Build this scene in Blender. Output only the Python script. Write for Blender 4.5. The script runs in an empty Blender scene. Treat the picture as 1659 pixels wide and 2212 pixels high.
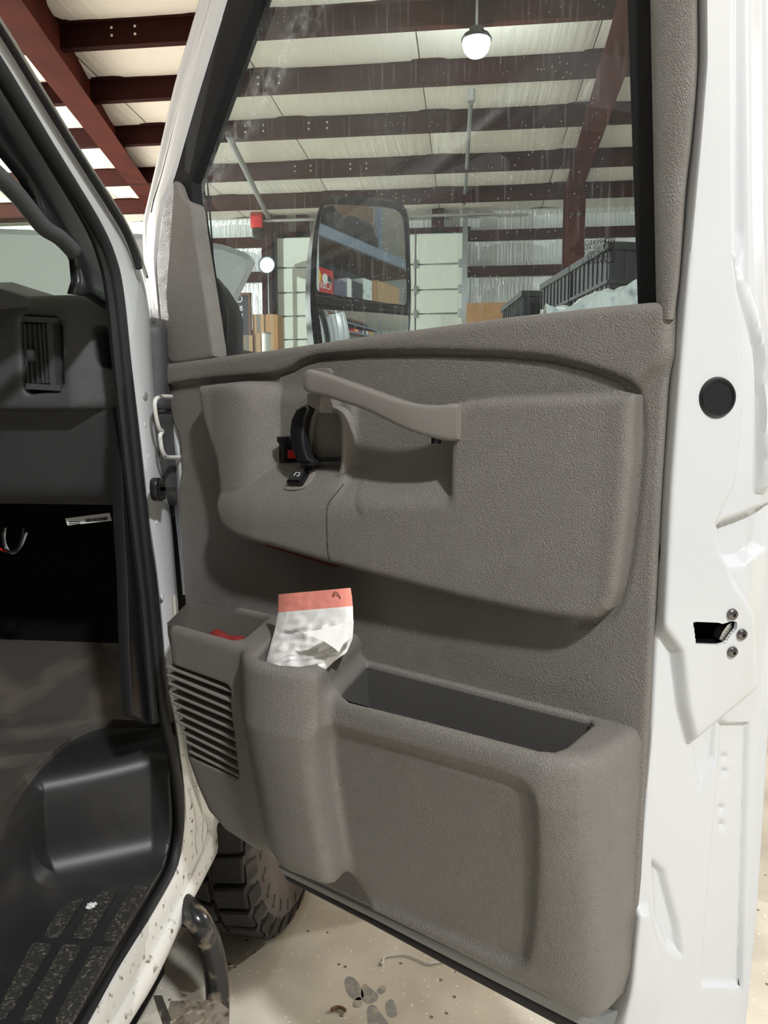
import bpy, bmesh, math, random
import numpy as np
from mathutils import Vector, Matrix, noise
random.seed(7); np.random.seed(7)
SC = bpy.context.scene
COL = SC.collection
# ------------------------------------------------------------------ camera
FPX, CX, CY = 1600.0, 829.5, 1106.0
PITCH, YAW, CAMH = math.radians(6.28), math.radians(6.5), 1.30
CAM = np.array([0.0, 0.0, CAMH])
cd = bpy.data.cameras.new('camera'); cam = bpy.data.objects.new('camera', cd); COL.objects.link(cam)
cam.location = CAM; cam.rotation_euler = (math.radians(90) - PITCH, 0, YAW)
cd.sensor_fit = 'HORIZONTAL'; cd.sensor_width = 36.0; cd.lens = FPX / 1659 * 36; cd.clip_start = 0.02; cd.clip_end = 200
SC.camera = cam
# ------------------------------------------------------------------ world, exposure
wd = bpy.data.worlds.new('world'); SC.world = wd; wd.use_nodes = True
wd.node_tree.nodes['Background'].inputs[0].default_value = (1.0, 0.97, 0.93, 1)
wd.node_tree.nodes['Background'].inputs[1].default_value = 0.02
SC.view_settings.view_transform = 'Standard'; SC.view_settings.look = 'None'
SC.view_settings.gamma = 1; SC.view_settings.use_curve_mapping = False
SC.view_settings.exposure = -1.15
# lamps of the hall: position, power (each built as a high bay lamp further down; last two are added fill)
LAMPS = [((1.55, -2.00, 4.25), 640, 0.15, 'black round high bay lamp over the storage rack behind the open door'),
         ((0.02, 6.05, 4.22), 110, 0.10, 'glaring high bay lamp seen through the top of the door window'),
         ((-8.6, 7.4, 4.12), 7000, 0.15, 'unseen fill lamp added left of the rust red rafter'),  # added out of view to brighten the ceiling at left
         ((5.6, 4.6, 4.15), 1300, 0.15, 'unseen fill lamp added over the black crates on the right')]  # added out of view as fill light for the hall

# ------------------------------------------------------------------ geometry of the place
ZV = np.array([0, 0, 1.0])
RV = np.array([math.cos(YAW), math.sin(YAW), 0]); F0 = np.array([-math.sin(YAW), math.cos(YAW), 0])
FW = F0 * math.cos(PITCH) - ZV * math.sin(PITCH); UPV = F0 * math.sin(PITCH) + ZV * math.cos(PITCH)
def ray(x, y): return FW + RV * ((x - CX) / FPX) - UPV * ((y - CY) / FPX)
def W(x, y, ax, v):                       # survey: point on a world plane
    r = ray(x, y); return CAM + r * ((v - CAM[ax]) / r[ax])
TH = math.radians(51.28)
U = -(F0 * math.cos(TH) - RV * math.sin(TH)); O = np.cross(ZV, U); N = -O
A = CAM + ray(1415, 1150) * 0.833; A0 = np.array([A[0], A[1], 0.0])
def D(x, y, w=0.0):                       # survey: door coordinates (u along door, w towards cabin, z up)
    r = ray(x, y); p = A + N * w; q = CAM + r * (((p - CAM) @ N) / (r @ N))
    return np.array([(q - A) @ U, (q - A) @ N, q[2]])
def L(d): return Vector((d[0], -d[1], d[2]))   # door coords -> door-local space (Y points outward)
def DL(x, y, w=0.0): return L(D(x, y, w))
def door_world(d): return A0 + U * d[0] + N * d[1] + ZV * d[2]

# ------------------------------------------------------------------ materials
def mat(name, color, rough=0.5, metal=0.0, bump=None, spec=0.5, noise_col=None, **kw):
    m = bpy.data.materials.new(name); m.use_nodes = True
    nt = m.node_tree; b = nt.nodes['Principled BSDF']
    b.inputs['Base Color'].default_value = (*color, 1); b.inputs['Roughness'].default_value = rough
    b.inputs['Metallic'].default_value = metal; b.inputs['Specular IOR Level'].default_value = spec
    for k, v in kw.items(): b.inputs[k.replace('_', ' ')].default_value = v
    tc = nt.nodes.new('ShaderNodeTexCoord')
    if noise_col:                         # (other colour, scale, lo, hi)
        c2, sc, lo, hi = noise_col
        nz = nt.nodes.new('ShaderNodeTexNoise'); nz.inputs['Scale'].default_value = sc; nz.inputs['Detail'].default_value = 8
        nt.links.new(tc.outputs['Object'], nz.inputs['Vector'])
        mr = nt.nodes.new('ShaderNodeMapRange'); mr.inputs['From Min'].default_value = lo; mr.inputs['From Max'].default_value = hi
        nt.links.new(nz.outputs['Fac'], mr.inputs['Value'])
        mx = nt.nodes.new('ShaderNodeMix'); mx.data_type = 'RGBA'
        mx.inputs['A'].default_value = (*color, 1); mx.inputs['B'].default_value = (*c2, 1)
        nt.links.new(mr.outputs['Result'], mx.inputs['Factor']); nt.links.new(mx.outputs['Result'], b.inputs['Base Color'])
    if bump:
        kind, sc, st, dist = bump
        bp = nt.nodes.new('ShaderNodeBump'); bp.inputs['Strength'].default_value = st; bp.inputs['Distance'].default_value = dist
        if kind == 'leather':
            mp = nt.nodes.new('ShaderNodeMapping'); nt.links.new(tc.outputs['Object'], mp.inputs['Vector'])
            n0 = nt.nodes.new('ShaderNodeTexNoise'); n0.inputs['Scale'].default_value = 14; n0.inputs['Detail'].default_value = 2
            nt.links.new(tc.outputs['Object'], n0.inputs['Vector'])
            va = nt.nodes.new('ShaderNodeVectorMath'); va.operation = 'MULTIPLY_ADD'
            va.inputs[1].default_value = (0.035, 0.035, 0.035)
            nt.links.new(n0.outputs['Color'], va.inputs[0]); nt.links.new(mp.outputs['Vector'], va.inputs[2])
            vo = nt.nodes.new('ShaderNodeTexVoronoi'); vo.feature = 'DISTANCE_TO_EDGE'; vo.inputs['Scale'].default_value = sc
            nt.links.new(va.outputs['Vector'], vo.inputs['Vector'])
            n1 = nt.nodes.new('ShaderNodeTexNoise'); n1.inputs['Scale'].default_value = sc * 1.2; n1.inputs['Detail'].default_value = 3
            n1.inputs['Distortion'].default_value = 1.5
            nt.links.new(va.outputs['Vector'], n1.inputs['Vector'])
            mr2 = nt.nodes.new('ShaderNodeMapRange'); mr2.inputs['From Max'].default_value = 0.22
            nt.links.new(vo.outputs['Distance'], mr2.inputs['Value'])
            ad = nt.nodes.new('ShaderNodeMath'); ad.operation = 'MULTIPLY_ADD'; ad.inputs[1].default_value = 0.45
            nt.links.new(mr2.outputs['Result'], ad.inputs[0]); nt.links.new(n1.outputs['Fac'], ad.inputs[2])
            nt.links.new(ad.outputs[0], bp.inputs['Height'])
        elif kind == 'noise':
            n1 = nt.nodes.new('ShaderNodeTexNoise'); n1.inputs['Scale'].default_value = sc; n1.inputs['Detail'].default_value = 6
            nt.links.new(tc.outputs['Object'], n1.inputs['Vector']); nt.links.new(n1.outputs['Fac'], bp.inputs['Height'])
        elif kind in ('streak', 'rill'):
            mp = nt.nodes.new('ShaderNodeMapping'); mp.inputs['Scale'].default_value = (sc, sc, sc * 0.05) if kind == 'streak' else (sc, sc * 0.04, sc)
            nt.links.new(tc.outputs['Object'], mp.inputs['Vector'])
            n1 = nt.nodes.new('ShaderNodeTexNoise'); n1.inputs['Scale'].default_value = 1; n1.inputs['Detail'].default_value = 4
            nt.links.new(mp.outputs['Vector'], n1.inputs['Vector']); nt.links.new(n1.outputs['Fac'], bp.inputs['Height'])
        nt.links.new(bp.outputs['Normal'], b.inputs['Normal'])
    return m
def emit(name, color, strength):
    m = bpy.data.materials.new(name); m.use_nodes = True; nt = m.node_tree
    nt.nodes.remove(nt.nodes['Principled BSDF']); e = nt.nodes.new('ShaderNodeEmission')
    e.inputs[0].default_value = (*color, 1); e.inputs[1].default_value = strength
    nt.links.new(e.outputs[0], nt.nodes['Material Output'].inputs[0]); return m
def glass_mat(name, tint, dust, streaks, smear=None):
    m = bpy.data.materials.new(name); m.use_nodes = True; nt = m.node_tree; nd = nt.nodes
    nd.remove(nd['Principled BSDF']); out = nd['Material Output']
    tr = nd.new('ShaderNodeBsdfTransparent'); tr.inputs[0].default_value = (*tint, 1)
    gl = nd.new('ShaderNodeBsdfGlossy'); gl.inputs['Roughness'].default_value = 0.0; gl.inputs[0].default_value = (1, 1, 1, 1)
    fr = nd.new('ShaderNodeFresnel'); fr.inputs['IOR'].default_value = 1.45
    m1 = nd.new('ShaderNodeMixShader'); nt.links.new(fr.outputs[0], m1.inputs[0]); nt.links.new(tr.outputs[0], m1.inputs[1]); nt.links.new(gl.outputs[0], m1.inputs[2])
    df = nd.new('ShaderNodeBsdfDiffuse'); df.inputs[0].default_value = (0.85, 0.9, 0.9, 1)
    tl = nd.new('ShaderNodeBsdfTranslucent'); tl.inputs[0].default_value = (0.85, 0.9, 0.92, 1)
    ds = nd.new('ShaderNodeMixShader'); ds.inputs[0].default_value = 0.5
    nt.links.new(df.outputs[0], ds.inputs[1]); nt.links.new(tl.outputs[0], ds.inputs[2])
    tc = nd.new('ShaderNodeTexCoord')
    def nz(scale, detail, lo, hi, mul, stretch=None):
        n = nd.new('ShaderNodeTexNoise'); n.inputs['Scale'].default_value = scale; n.inputs['Detail'].default_value = detail
        src = tc.outputs['Object']
        if stretch:
            mp = nd.new('ShaderNodeMapping'); mp.inputs['Scale'].default_value = stretch; nt.links.new(src, mp.inputs['Vector']); src = mp.outputs['Vector']
        nt.links.new(src, n.inputs['Vector'])
        r = nd.new('ShaderNodeMapRange'); r.inputs['From Min'].default_value = lo; r.inputs['From Max'].default_value = hi; r.inputs['To Max'].default_value = mul
        nt.links.new(n.outputs['Fac'], r.inputs['Value']); return r.outputs['Result']
    a = nz(6, 3, 0.35, 0.75, dust * 1.4)
    b = nz(1.0, 4, 0.56, 0.72, dust * 2.2 * streaks, (190, 190, 12))
    # water spots: fine voronoi points thinned by a broad mask
    vo = nd.new('ShaderNodeTexVoronoi'); vo.inputs['Scale'].default_value = 210; vo.inputs['Randomness'].default_value = 1
    nt.links.new(tc.outputs['Object'], vo.inputs['Vector'])
    lt = nd.new('ShaderNodeMath'); lt.operation = 'LESS_THAN'; lt.inputs[1].default_value = 0.20; nt.links.new(vo.outputs['Distance'], lt.inputs[0])
    sp = nd.new('ShaderNodeSeparateColor'); nt.links.new(vo.outputs['Color'], sp.inputs[0])
    gt = nd.new('ShaderNodeMath'); gt.operation = 'GREATER_THAN'; gt.inputs[1].default_value = 0.72; nt.links.new(sp.outputs[0], gt.inputs[0])
    ml = nd.new('ShaderNodeMath'); ml.operation = 'MULTIPLY'; nt.links.new(lt.outputs[0], ml.inputs[0]); nt.links.new(gt.outputs[0], ml.inputs[1])
    msk = nz(3.0, 2, 0.45, 0.62, 0.30 * streaks)
    mk = nd.new('ShaderNodeMath'); mk.operation = 'MULTIPLY'; nt.links.new(ml.outputs[0], mk.inputs[0]); nt.links.new(msk, mk.inputs[1])
    s = nd.new('ShaderNodeMath'); s.operation = 'ADD'; nt.links.new(a, s.inputs[0]); nt.links.new(b, s.inputs[1])
    s3 = nd.new('ShaderNodeMath'); s3.operation = 'ADD'; s3.use_clamp = True; nt.links.new(s.outputs[0], s3.inputs[0]); nt.links.new(mk.outputs[0], s3.inputs[1])
    if smear:                              # wiped streak of dirt along a line (a,b in the pane's own x,z)
        (ax, az), (bx, bz), wd_ = smear; ln_ = math.hypot(bx - ax, bz - az); nx_, nz_ = (bz - az) / ln_, -(bx - ax) / ln_
        vd = nd.new('ShaderNodeVectorMath'); vd.operation = 'DOT_PRODUCT'; vd.inputs[1].default_value = (nx_, 0, nz_); nt.links.new(tc.outputs['Object'], vd.inputs[0])
        of = nd.new('ShaderNodeMath'); of.operation = 'SUBTRACT'; of.inputs[1].default_value = ax * nx_ + az * nz_; nt.links.new(vd.outputs['Value'], of.inputs[0])
        ab = nd.new('ShaderNodeMath'); ab.operation = 'ABSOLUTE'; nt.links.new(of.outputs[0], ab.inputs[0])
        mr_ = nd.new('ShaderNodeMapRange'); mr_.interpolation_type = 'SMOOTHSTEP'; mr_.inputs['From Min'].default_value = wd_; mr_.inputs['From Max'].default_value = 0; nt.links.new(ab.outputs[0], mr_.inputs['Value'])
        nn = nz(60, 6, 0.40, 0.70, 0.30); mm_ = nd.new('ShaderNodeMath'); mm_.operation = 'MULTIPLY_ADD'
        nt.links.new(mr_.outputs['Result'], mm_.inputs[0]); nt.links.new(nn, mm_.inputs[1]); nt.links.new(s3.outputs[0], mm_.inputs[2]); s3 = mm_
    s2 = nd.new('ShaderNodeMath'); s2.operation = 'ADD'; s2.inputs[1].default_value = dust; s2.use_clamp = True; nt.links.new(s3.outputs[0], s2.inputs[0])
    m2 = nd.new('ShaderNodeMixShader'); nt.links.new(s2.outputs[0], m2.inputs[0]); nt.links.new(m1.outputs[0], m2.inputs[1]); nt.links.new(ds.outputs[0], m2.inputs[2])
    nt.links.new(m2.outputs[0], out.inputs[0]); return m

M = {}
M['trim'] = mat('taupe moulded plastic', (0.205, 0.189, 0.169), 0.50, bump=('leather', 340, 0.8, 0.0012), spec=0.45)
M['trim_smooth'] = mat('taupe smooth plastic', (0.212, 0.195, 0.174), 0.46, bump=('noise', 900, 0.15, 0.0004), spec=0.45)
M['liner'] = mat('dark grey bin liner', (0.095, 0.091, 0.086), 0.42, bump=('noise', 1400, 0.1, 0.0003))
M['dash'] = mat('charcoal dash plastic', (0.068, 0.068, 0.070), 0.50, bump=('leather', 420, 0.4, 0.0008))
M['black'] = mat('black plastic', (0.012, 0.012, 0.013), 0.35, bump=('noise', 700, 0.1, 0.0003))
M['gloss_black'] = mat('gloss black plastic', (0.008, 0.008, 0.009), 0.18)
M['rubber'] = mat('black rubber', (0.013, 0.013, 0.014), 0.6, bump=('noise', 500, 0.3, 0.0006))
M['seal'] = mat('window seal rubber', (0.010, 0.010, 0.011), 0.7, bump=('noise', 300, 0.1, 0.0004), spec=0.25)
M['white'] = mat('white paint', (0.63, 0.64, 0.65), 0.28, Coat_Weight=0.5, Coat_Roughness=0.08, noise_col=((0.60, 0.61, 0.62), 3, 0.5, 0.8))
M['dirtywhite'] = mat('dirty white paint', (0.76, 0.75, 0.71), 0.35, noise_col=((0.13, 0.09, 0.05), 60, 0.60, 0.70))
M['shade'] = mat('dark seam and gap shade', (0.05, 0.05, 0.052), 0.6)
M['grey'] = mat('grey painted steel', (0.30, 0.31, 0.30), 0.5)
M['step'] = mat('black step plastic', (0.022, 0.022, 0.023), 0.42, bump=('noise', 900, 0.25, 0.0006), noise_col=((0.05, 0.045, 0.038), 9, 0.56, 0.85))
M['grit'] = mat('gritty step pad', (0.03, 0.029, 0.026), 0.75, bump=('noise', 420, 1.0, 0.003), noise_col=((0.24, 0.21, 0.16), 170, 0.54, 0.72))
M['vinyl'] = mat('worn floor vinyl', (0.065, 0.058, 0.052), 0.55, bump=('noise', 120, 0.3, 0.001), noise_col=((0.16, 0.135, 0.105), 7, 0.48, 0.78))
M['chrome'] = mat('bright steel', (0.65, 0.64, 0.6), 0.2, metal=1)
M['steel'] = mat('dark zinc screw', (0.18, 0.17, 0.17), 0.3, metal=1)
M['mirror'] = mat('mirror glass', (0.86, 0.9, 0.9), 0.015, metal=1)
M['red'] = mat('red plastic', (0.55, 0.02, 0.02), 0.35)
M['glowcloth'] = mat('dull red glow cloth', (0.22, 0.018, 0.015), 0.8, bump=('noise', 200, 0.4, 0.001))
M['redlens'] = mat('red lens plastic', (0.16, 0.035, 0.03), 0.35)
M['bagwhite'] = mat('white plastic film', (0.90, 0.88, 0.86), 0.4, bump=('noise', 55, 0.5, 0.004), Subsurface_Weight=0.0)
M['bagred'] = mat('coral plastic film', (0.86, 0.30, 0.24), 0.38, bump=('noise', 70, 0.5, 0.003))
M['blue'] = mat('blue plastic', (0.03, 0.16, 0.60), 0.35)
M['conc'] = mat('concrete floor', (0.58, 0.53, 0.44), 0.6, bump=('noise', 20, 0.15, 0.002), noise_col=((0.78, 0.73, 0.62), 5, 0.35, 0.72))
def specks(m, scale, thr, col):
    nt = m.node_tree; b = nt.nodes['Principled BSDF']; src = b.inputs['Base Color'].links[0].from_socket
    tc = nt.nodes.new('ShaderNodeTexCoord'); vo = nt.nodes.new('ShaderNodeTexVoronoi'); vo.inputs['Scale'].default_value = scale
    nt.links.new(tc.outputs['Object'], vo.inputs['Vector'])
    sc_ = nt.nodes.new('ShaderNodeSeparateColor'); nt.links.new(vo.outputs['Color'], sc_.inputs[0])
    g = nt.nodes.new('ShaderNodeMath'); g.operation = 'GREATER_THAN'; g.inputs[1].default_value = thr; nt.links.new(sc_.outputs[0], g.inputs[0])
    l = nt.nodes.new('ShaderNodeMath'); l.operation = 'LESS_THAN'; l.inputs[1].default_value = 0.28; nt.links.new(vo.outputs['Distance'], l.inputs[0])
    mu = nt.nodes.new('ShaderNodeMath'); mu.operation = 'MULTIPLY'; nt.links.new(g.outputs[0], mu.inputs[0]); nt.links.new(l.outputs[0], mu.inputs[1])
    mx = nt.nodes.new('ShaderNodeMix'); mx.data_type = 'RGBA'; mx.inputs['B'].default_value = (*col, 1)
    nt.links.new(src, mx.inputs['A']); nt.links.new(mu.outputs[0], mx.inputs['Factor']); nt.links.new(mx.outputs['Result'], b.inputs['Base Color'])
specks(M['conc'], 90, 0.86, (0.85, 0.80, 0.68)); specks(M['conc'], 60, 0.95, (0.20, 0.17, 0.13))
M['ceil'] = mat('white insulation film', (0.82, 0.785, 0.735), 0.55, bump=('rill', 16, 0.6, 0.02))
M['wallfilm'] = mat('silver insulation film', (0.66, 0.68, 0.67), 0.28, bump=('streak', 30, 0.7, 0.03), metal=0.15)
M['iron'] = mat('red oxide steel', (0.075, 0.014, 0.007), 0.8, spec=0.08, noise_col=((0.04, 0.008, 0.006), 2, 0.4, 0.7))
M['irondark'] = mat('dark red oxide purlin', (0.034, 0.010, 0.008), 0.8, spec=0.08)
M['garage'] = mat('cream sectional panel', (0.74, 0.78, 0.70), 0.45)
M['galv'] = mat('galvanised steel', (0.45, 0.46, 0.46), 0.35, metal=0.8)
M['ply'] = mat('plywood', (0.42, 0.22, 0.09), 0.6, noise_col=((0.50, 0.28, 0.12), 4, 0.4, 0.7))
M['card'] = mat('cardboard', (0.46, 0.30, 0.16), 0.75)
M['carddark'] = mat('brown board', (0.20, 0.11, 0.06), 0.7)
M['crate'] = mat('black crate plastic', (0.017, 0.018, 0.020), 0.5)
M['film'] = mat('pale printed film', (0.72, 0.78, 0.76), 0.4, bump=('noise', 14, 0.6, 0.02), noise_col=((0.30, 0.36, 0.38), 16, 0.55, 0.66))
M['slate'] = mat('dark slate board', (0.03, 0.035, 0.045), 0.5)
M['wood'] = mat('brown wood', (0.12, 0.06, 0.035), 0.55)
M['sidewall'] = mat('dusty tyre sidewall', (0.085, 0.072, 0.066), 0.7, noise_col=((0.13, 0.11, 0.10), 12, 0.4, 0.7))
M['tire'] = mat('tyre rubber', (0.020, 0.019, 0.018), 0.75, bump=('noise', 140, 0.4, 0.002), noise_col=((0.07, 0.06, 0.05), 22, 0.5, 0.8))
M['rim'] = mat('dusty wheel steel', (0.30, 0.26, 0.25), 0.55)
M['bar'] = mat('scuffed black steel tube', (0.02, 0.02, 0.02), 0.22, noise_col=((0.26, 0.21, 0.15), 30, 0.55, 0.72))
M['plate'] = mat('dirty tread plate', (0.34, 0.29, 0.23), 0.45, metal=0.4, noise_col=((0.06, 0.05, 0.04), 50, 0.5, 0.7))
M['mud'] = mat('underbody black', (0.006, 0.006, 0.006), 0.9, spec=0.1)
M['paper'] = mat('white paper', (0.8, 0.8, 0.78), 0.6)
M['ink'] = mat('black ink', (0.01, 0.01, 0.01), 0.6)
M['inkwhite'] = mat('white ink', (0.8, 0.8, 0.78), 0.6)
M['yellow'] = mat('yellow print', (0.8, 0.55, 0.03), 0.5)
M['stain'] = mat('blue grey paint on concrete', (0.29, 0.29, 0.28), 0.7, noise_col=((0.48, 0.43, 0.34), 45, 0.48, 0.62))
M['pipe'] = mat('grey conduit', (0.30, 0.31, 0.31), 0.4, metal=0.6)
M['bluerack'] = mat('blue grey rack beam', (0.20, 0.25, 0.33), 0.45)
M['purple'] = mat('slate purple board', (0.12, 0.11, 0.19), 0.5)
M['bagblack'] = mat('black bin film', (0.010, 0.010, 0.012), 0.16, bump=('noise', 9, 1.0, 0.05))
M['teal'] = mat('teal card', (0.02, 0.22, 0.24), 0.5)
M['pink'] = mat('pink sticker', (0.85, 0.05, 0.30), 0.5)
M['green'] = mat('green sticker', (0.25, 0.65, 0.06), 0.5)
M['blueglare'] = emit('cool glare', (0.75, 0.9, 1.0), 14)  # glow of the added disc that imitates a glare
M['led'] = emit('led lens', (0.93, 0.97, 1.0), 60)
M['glass'] = glass_mat('dusty tinted door glass', (0.52, 0.605, 0.60), 0.034, 1.2, ((D(650, 0)[0], D(650, 0)[2]), (D(450, 340)[0], D(450, 340)[2]), 0.045))
M['wglass'] = glass_mat('green tinted windscreen', (0.72, 0.86, 0.78), 0.02, 0.3)

# ------------------------------------------------------------------ object helpers
def thing(name, label, cat, loc=(0, 0, 0), rot=(0, 0, 0), group=None):
    o = bpy.data.objects.new(name, None); COL.objects.link(o); o.empty_display_size = 0.1
    o.location = loc; o.rotation_euler = rot; return tag(o, label, cat, group)
def tag(o, label=None, cat=None, group=None):
    if label: o['label'] = label
    if cat: o['category'] = cat
    if group: o['group'] = group
    return o
def obj(name, me, m, parent=None, smooth=False, label=None):
    o = bpy.data.objects.new(name, me); COL.objects.link(o)
    if m is not None and not me.materials: me.materials.append(m)
    me.polygons.foreach_set('use_smooth', [True] * len(me.polygons)); me.update()
    if not smooth: me.set_sharp_from_angle(angle=0.65)
    if parent: o.parent = parent
    if label: o['label'] = label
    return o
def struct(o): o['kind'] = 'structure'; return o
def me_py(v, f, name='m'):
    me = bpy.data.meshes.new(name); me.from_pydata([tuple(p) for p in v], [], f); me.update(); return me
def bm_me(bm, name='m', recalc=True):
    if recalc: bmesh.ops.recalc_face_normals(bm, faces=bm.faces)
    me = bpy.data.meshes.new(name); bm.to_mesh(me); bm.free(); return me
def box_bm(bm, lo, hi, M4=None):
    vs = [bm.verts.new((x, y, z)) for x in (lo[0], hi[0]) for y in (lo[1], hi[1]) for z in (lo[2], hi[2])]
    for q in ((0, 1, 3, 2), (4, 6, 7, 5), (0, 4, 5, 1), (2, 3, 7, 6), (0, 2, 6, 4), (1, 5, 7, 3)): bm.faces.new([vs[i] for i in q])
    if M4 is not None: bmesh.ops.transform(bm, matrix=M4, verts=vs)
    return vs
def box(lo, hi, bev=0.0, seg=2):
    bm = bmesh.new(); box_bm(bm, lo, hi)
    if bev: bmesh.ops.bevel(bm, geom=bm.edges[:], offset=bev, segments=seg, profile=0.5, affect='EDGES')
    return bm_me(bm)
def loft(rings, closed=True, cap0=True, cap1=True):
    n = len(rings[0]); v = [p for r in rings for p in r]; f = []
    for i in range(len(rings) - 1):
        for j in range(n if closed else n - 1):
            k = (j + 1) % n; f.append((i * n + j, i * n + k, (i + 1) * n + k, (i + 1) * n + j))
    if cap0: f.append(tuple(range(n - 1, -1, -1)))
    if cap1: f.append(tuple(range((len(rings) - 1) * n, len(rings) * n)))
    bm = bmesh.new(); bv = [bm.verts.new(tuple(p)) for p in v]
    for q in f:
        try: bm.faces.new([bv[i] for i in q])
        except ValueError: pass
    return bm_me(bm)
def tube(path, r, n=10, closed=False):
    pts = [Vector(p) for p in path]; rings = []; up = None
    for i, p in enumerate(pts):
        if closed: t = pts[(i + 1) % len(pts)] - pts[i - 1]
        else: t = pts[min(i + 1, len(pts) - 1)] - pts[max(i - 1, 0)]
        t.normalize()
        if up is None: up = t.orthogonal().normalized()
        up = (up - t * up.dot(t)).normalized(); b = t.cross(up)
        rr = r[i] if hasattr(r, '__len__') else r
        rings.append([p + (up * math.cos(a) + b * math.sin(a)) * rr for a in (2 * math.pi * k / n for k in range(n))])
    if closed: rings.append(rings[0]); return loft(rings, True, False, False)
    return loft(rings)
def crom(pts, k=6, closed=False):         # Catmull-Rom through points
    P = [np.array(p, float) for p in pts]; n = len(P); out = []
    for i in range(n if closed else n - 1):
        if closed: a, b, c, d = P[i - 1], P[i], P[(i + 1) % n], P[(i + 2) % n]
        else: a, b, c, d = P[max(i - 1, 0)], P[i], P[i + 1], P[min(i + 2, n - 1)]
        for j in range(k):
            t = j / k; out.append(0.5 * ((2 * b) + (c - a) * t + (2 * a - 5 * b + 4 * c - d) * t * t + (3 * b - a - 3 * c + d) * t ** 3))
    if not closed: out.append(P[-1])
    return out
def chaikin(pts, k=2, q=0.25, closed=True):
    P = [np.array(p, float) for p in pts]
    for _ in range(k):
        R = []
        n = len(P)
        for i in range(n if closed else n - 1):
            a, b = P[i], P[(i + 1) % n]; R += [a * (1 - q) + b * q, a * q + b * (1 - q)]
        P = R if closed else [P[0]] + R + [P[-1]]
    return P
def inset2(P, d):                         # offset a closed 2D polygon inwards
    P = np.array(P, float); n = len(P); a = np.roll(P, 1, 0); b = np.roll(P, -1, 0)
    e1 = P - a; e2 = b - P; e1 /= np.linalg.norm(e1, axis=1)[:, None] + 1e-12; e2 /= np.linalg.norm(e2, axis=1)[:, None] + 1e-12
    area = 0.5 * np.sum(P[:, 0] * b[:, 1] - b[:, 0] * P[:, 1]); s = 1 if area > 0 else -1
    n1 = np.stack([-e1[:, 1], e1[:, 0]], 1) * s; n2 = np.stack([-e2[:, 1], e2[:, 0]], 1) * s
    m = n1 + n2; l = np.linalg.norm(m, axis=1)[:, None]; m = m / np.maximum(l, 1e-6); c = np.clip(np.sum(m * n1, 1), 0.5, 1)[:, None]
    return P + m * d / c
def prism(poly, wf, thick, bev=0.003, seg=3):
    """poly: closed list of (u,z); wf: front w (number or function of u,z). Returns door-local mesh."""
    fn = wf if callable(wf) else (lambda u, z: wf)
    P = np.array([(p[0], p[-1]) for p in poly], float); rings = []
    rings.append([L((u, fn(u, z) - thick, z)) for u, z in P])
    for k in range(seg + 1):
        a = math.pi / 2 * k / seg; q = inset2(P, bev * (1 - math.cos(a)))
        rings.append([L((q[i][0], fn(*P[i]) - bev + bev * math.sin(a), q[i][1])) for i in range(len(P))])
    return loft(rings)
def strip(cols, k=4, thick=0.0):
    """cols: list of polylines (same length) of 3D points -> smooth sheet"""
    C = [crom(c, k) for c in cols]; C = [np.array(c) for c in C]
    rows = []
    for i in range(len(C[0])): rows.append(crom([c[i] for c in C], k))
    n = len(rows[0]); v = [p for r in rows for p in r]; f = []
    for i in range(len(rows) - 1):
        for j in range(n - 1): f.append((i * n + j, i * n + j + 1, (i + 1) * n + j + 1, (i + 1) * n + j))
    return me_py(v, f)
def solidify(o, t, off=-1):
    m = o.modifiers.new('s', 'SOLIDIFY'); m.thickness = t; m.offset = off
    e = o.modifiers.new('e', 'EDGE_SPLIT'); e.split_angle = 0.8; return o
def text_me(s, size, m4, extrude=0.0003, align='CENTER'):
    cu = bpy.data.curves.new('t', 'FONT'); cu.body = s; cu.size = size; cu.extrude = extrude; cu.align_x = align; cu.align_y = 'CENTER'
    cu.resolution_u = 3
    o = bpy.data.objects.new('t', cu); COL.objects.link(o); bpy.context.view_layer.update()
    dg = bpy.context.evaluated_depsgraph_get(); me = bpy.data.meshes.new_from_object(o.evaluated_get(dg))
    bpy.data.objects.remove(o); me.transform(m4); me.materials.clear(); return me
def join_me(mes):
    bm = bmesh.new()
    for m in mes: bm.from_mesh(m)
    return bm_me(bm, recalc=False)
def cyl_me(p, ax, r, h, n=20, r2=None, bev=0.0):
    ax = Vector(ax).normalized(); a = ax.orthogonal().normalized(); b = ax.cross(a); p = Vector(p); r2 = r if r2 is None else r2
    prof = [(r, 0), (r2, h)] if not bev else [(r, 0), (r2, h - bev), (r2 - bev * 0.3, h - bev * 0.3), (r2 - bev, h)]
    return loft([[p + ax * hh + (a * math.cos(t) + b * math.sin(t)) * rr for t in (2 * math.pi * k / n for k in range(n))] for rr, hh in prof])
def lathe(p, ax, prof, n=24):
    ax = Vector(ax).normalized(); a = ax.orthogonal().normalized(); b = ax.cross(a); p = Vector(p)
    return loft([[p + ax * hh + (a * math.cos(t) + b * math.sin(t)) * rr for t in (2 * math.pi * k / n for k in range(n))] for rr, hh in prof])

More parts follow.
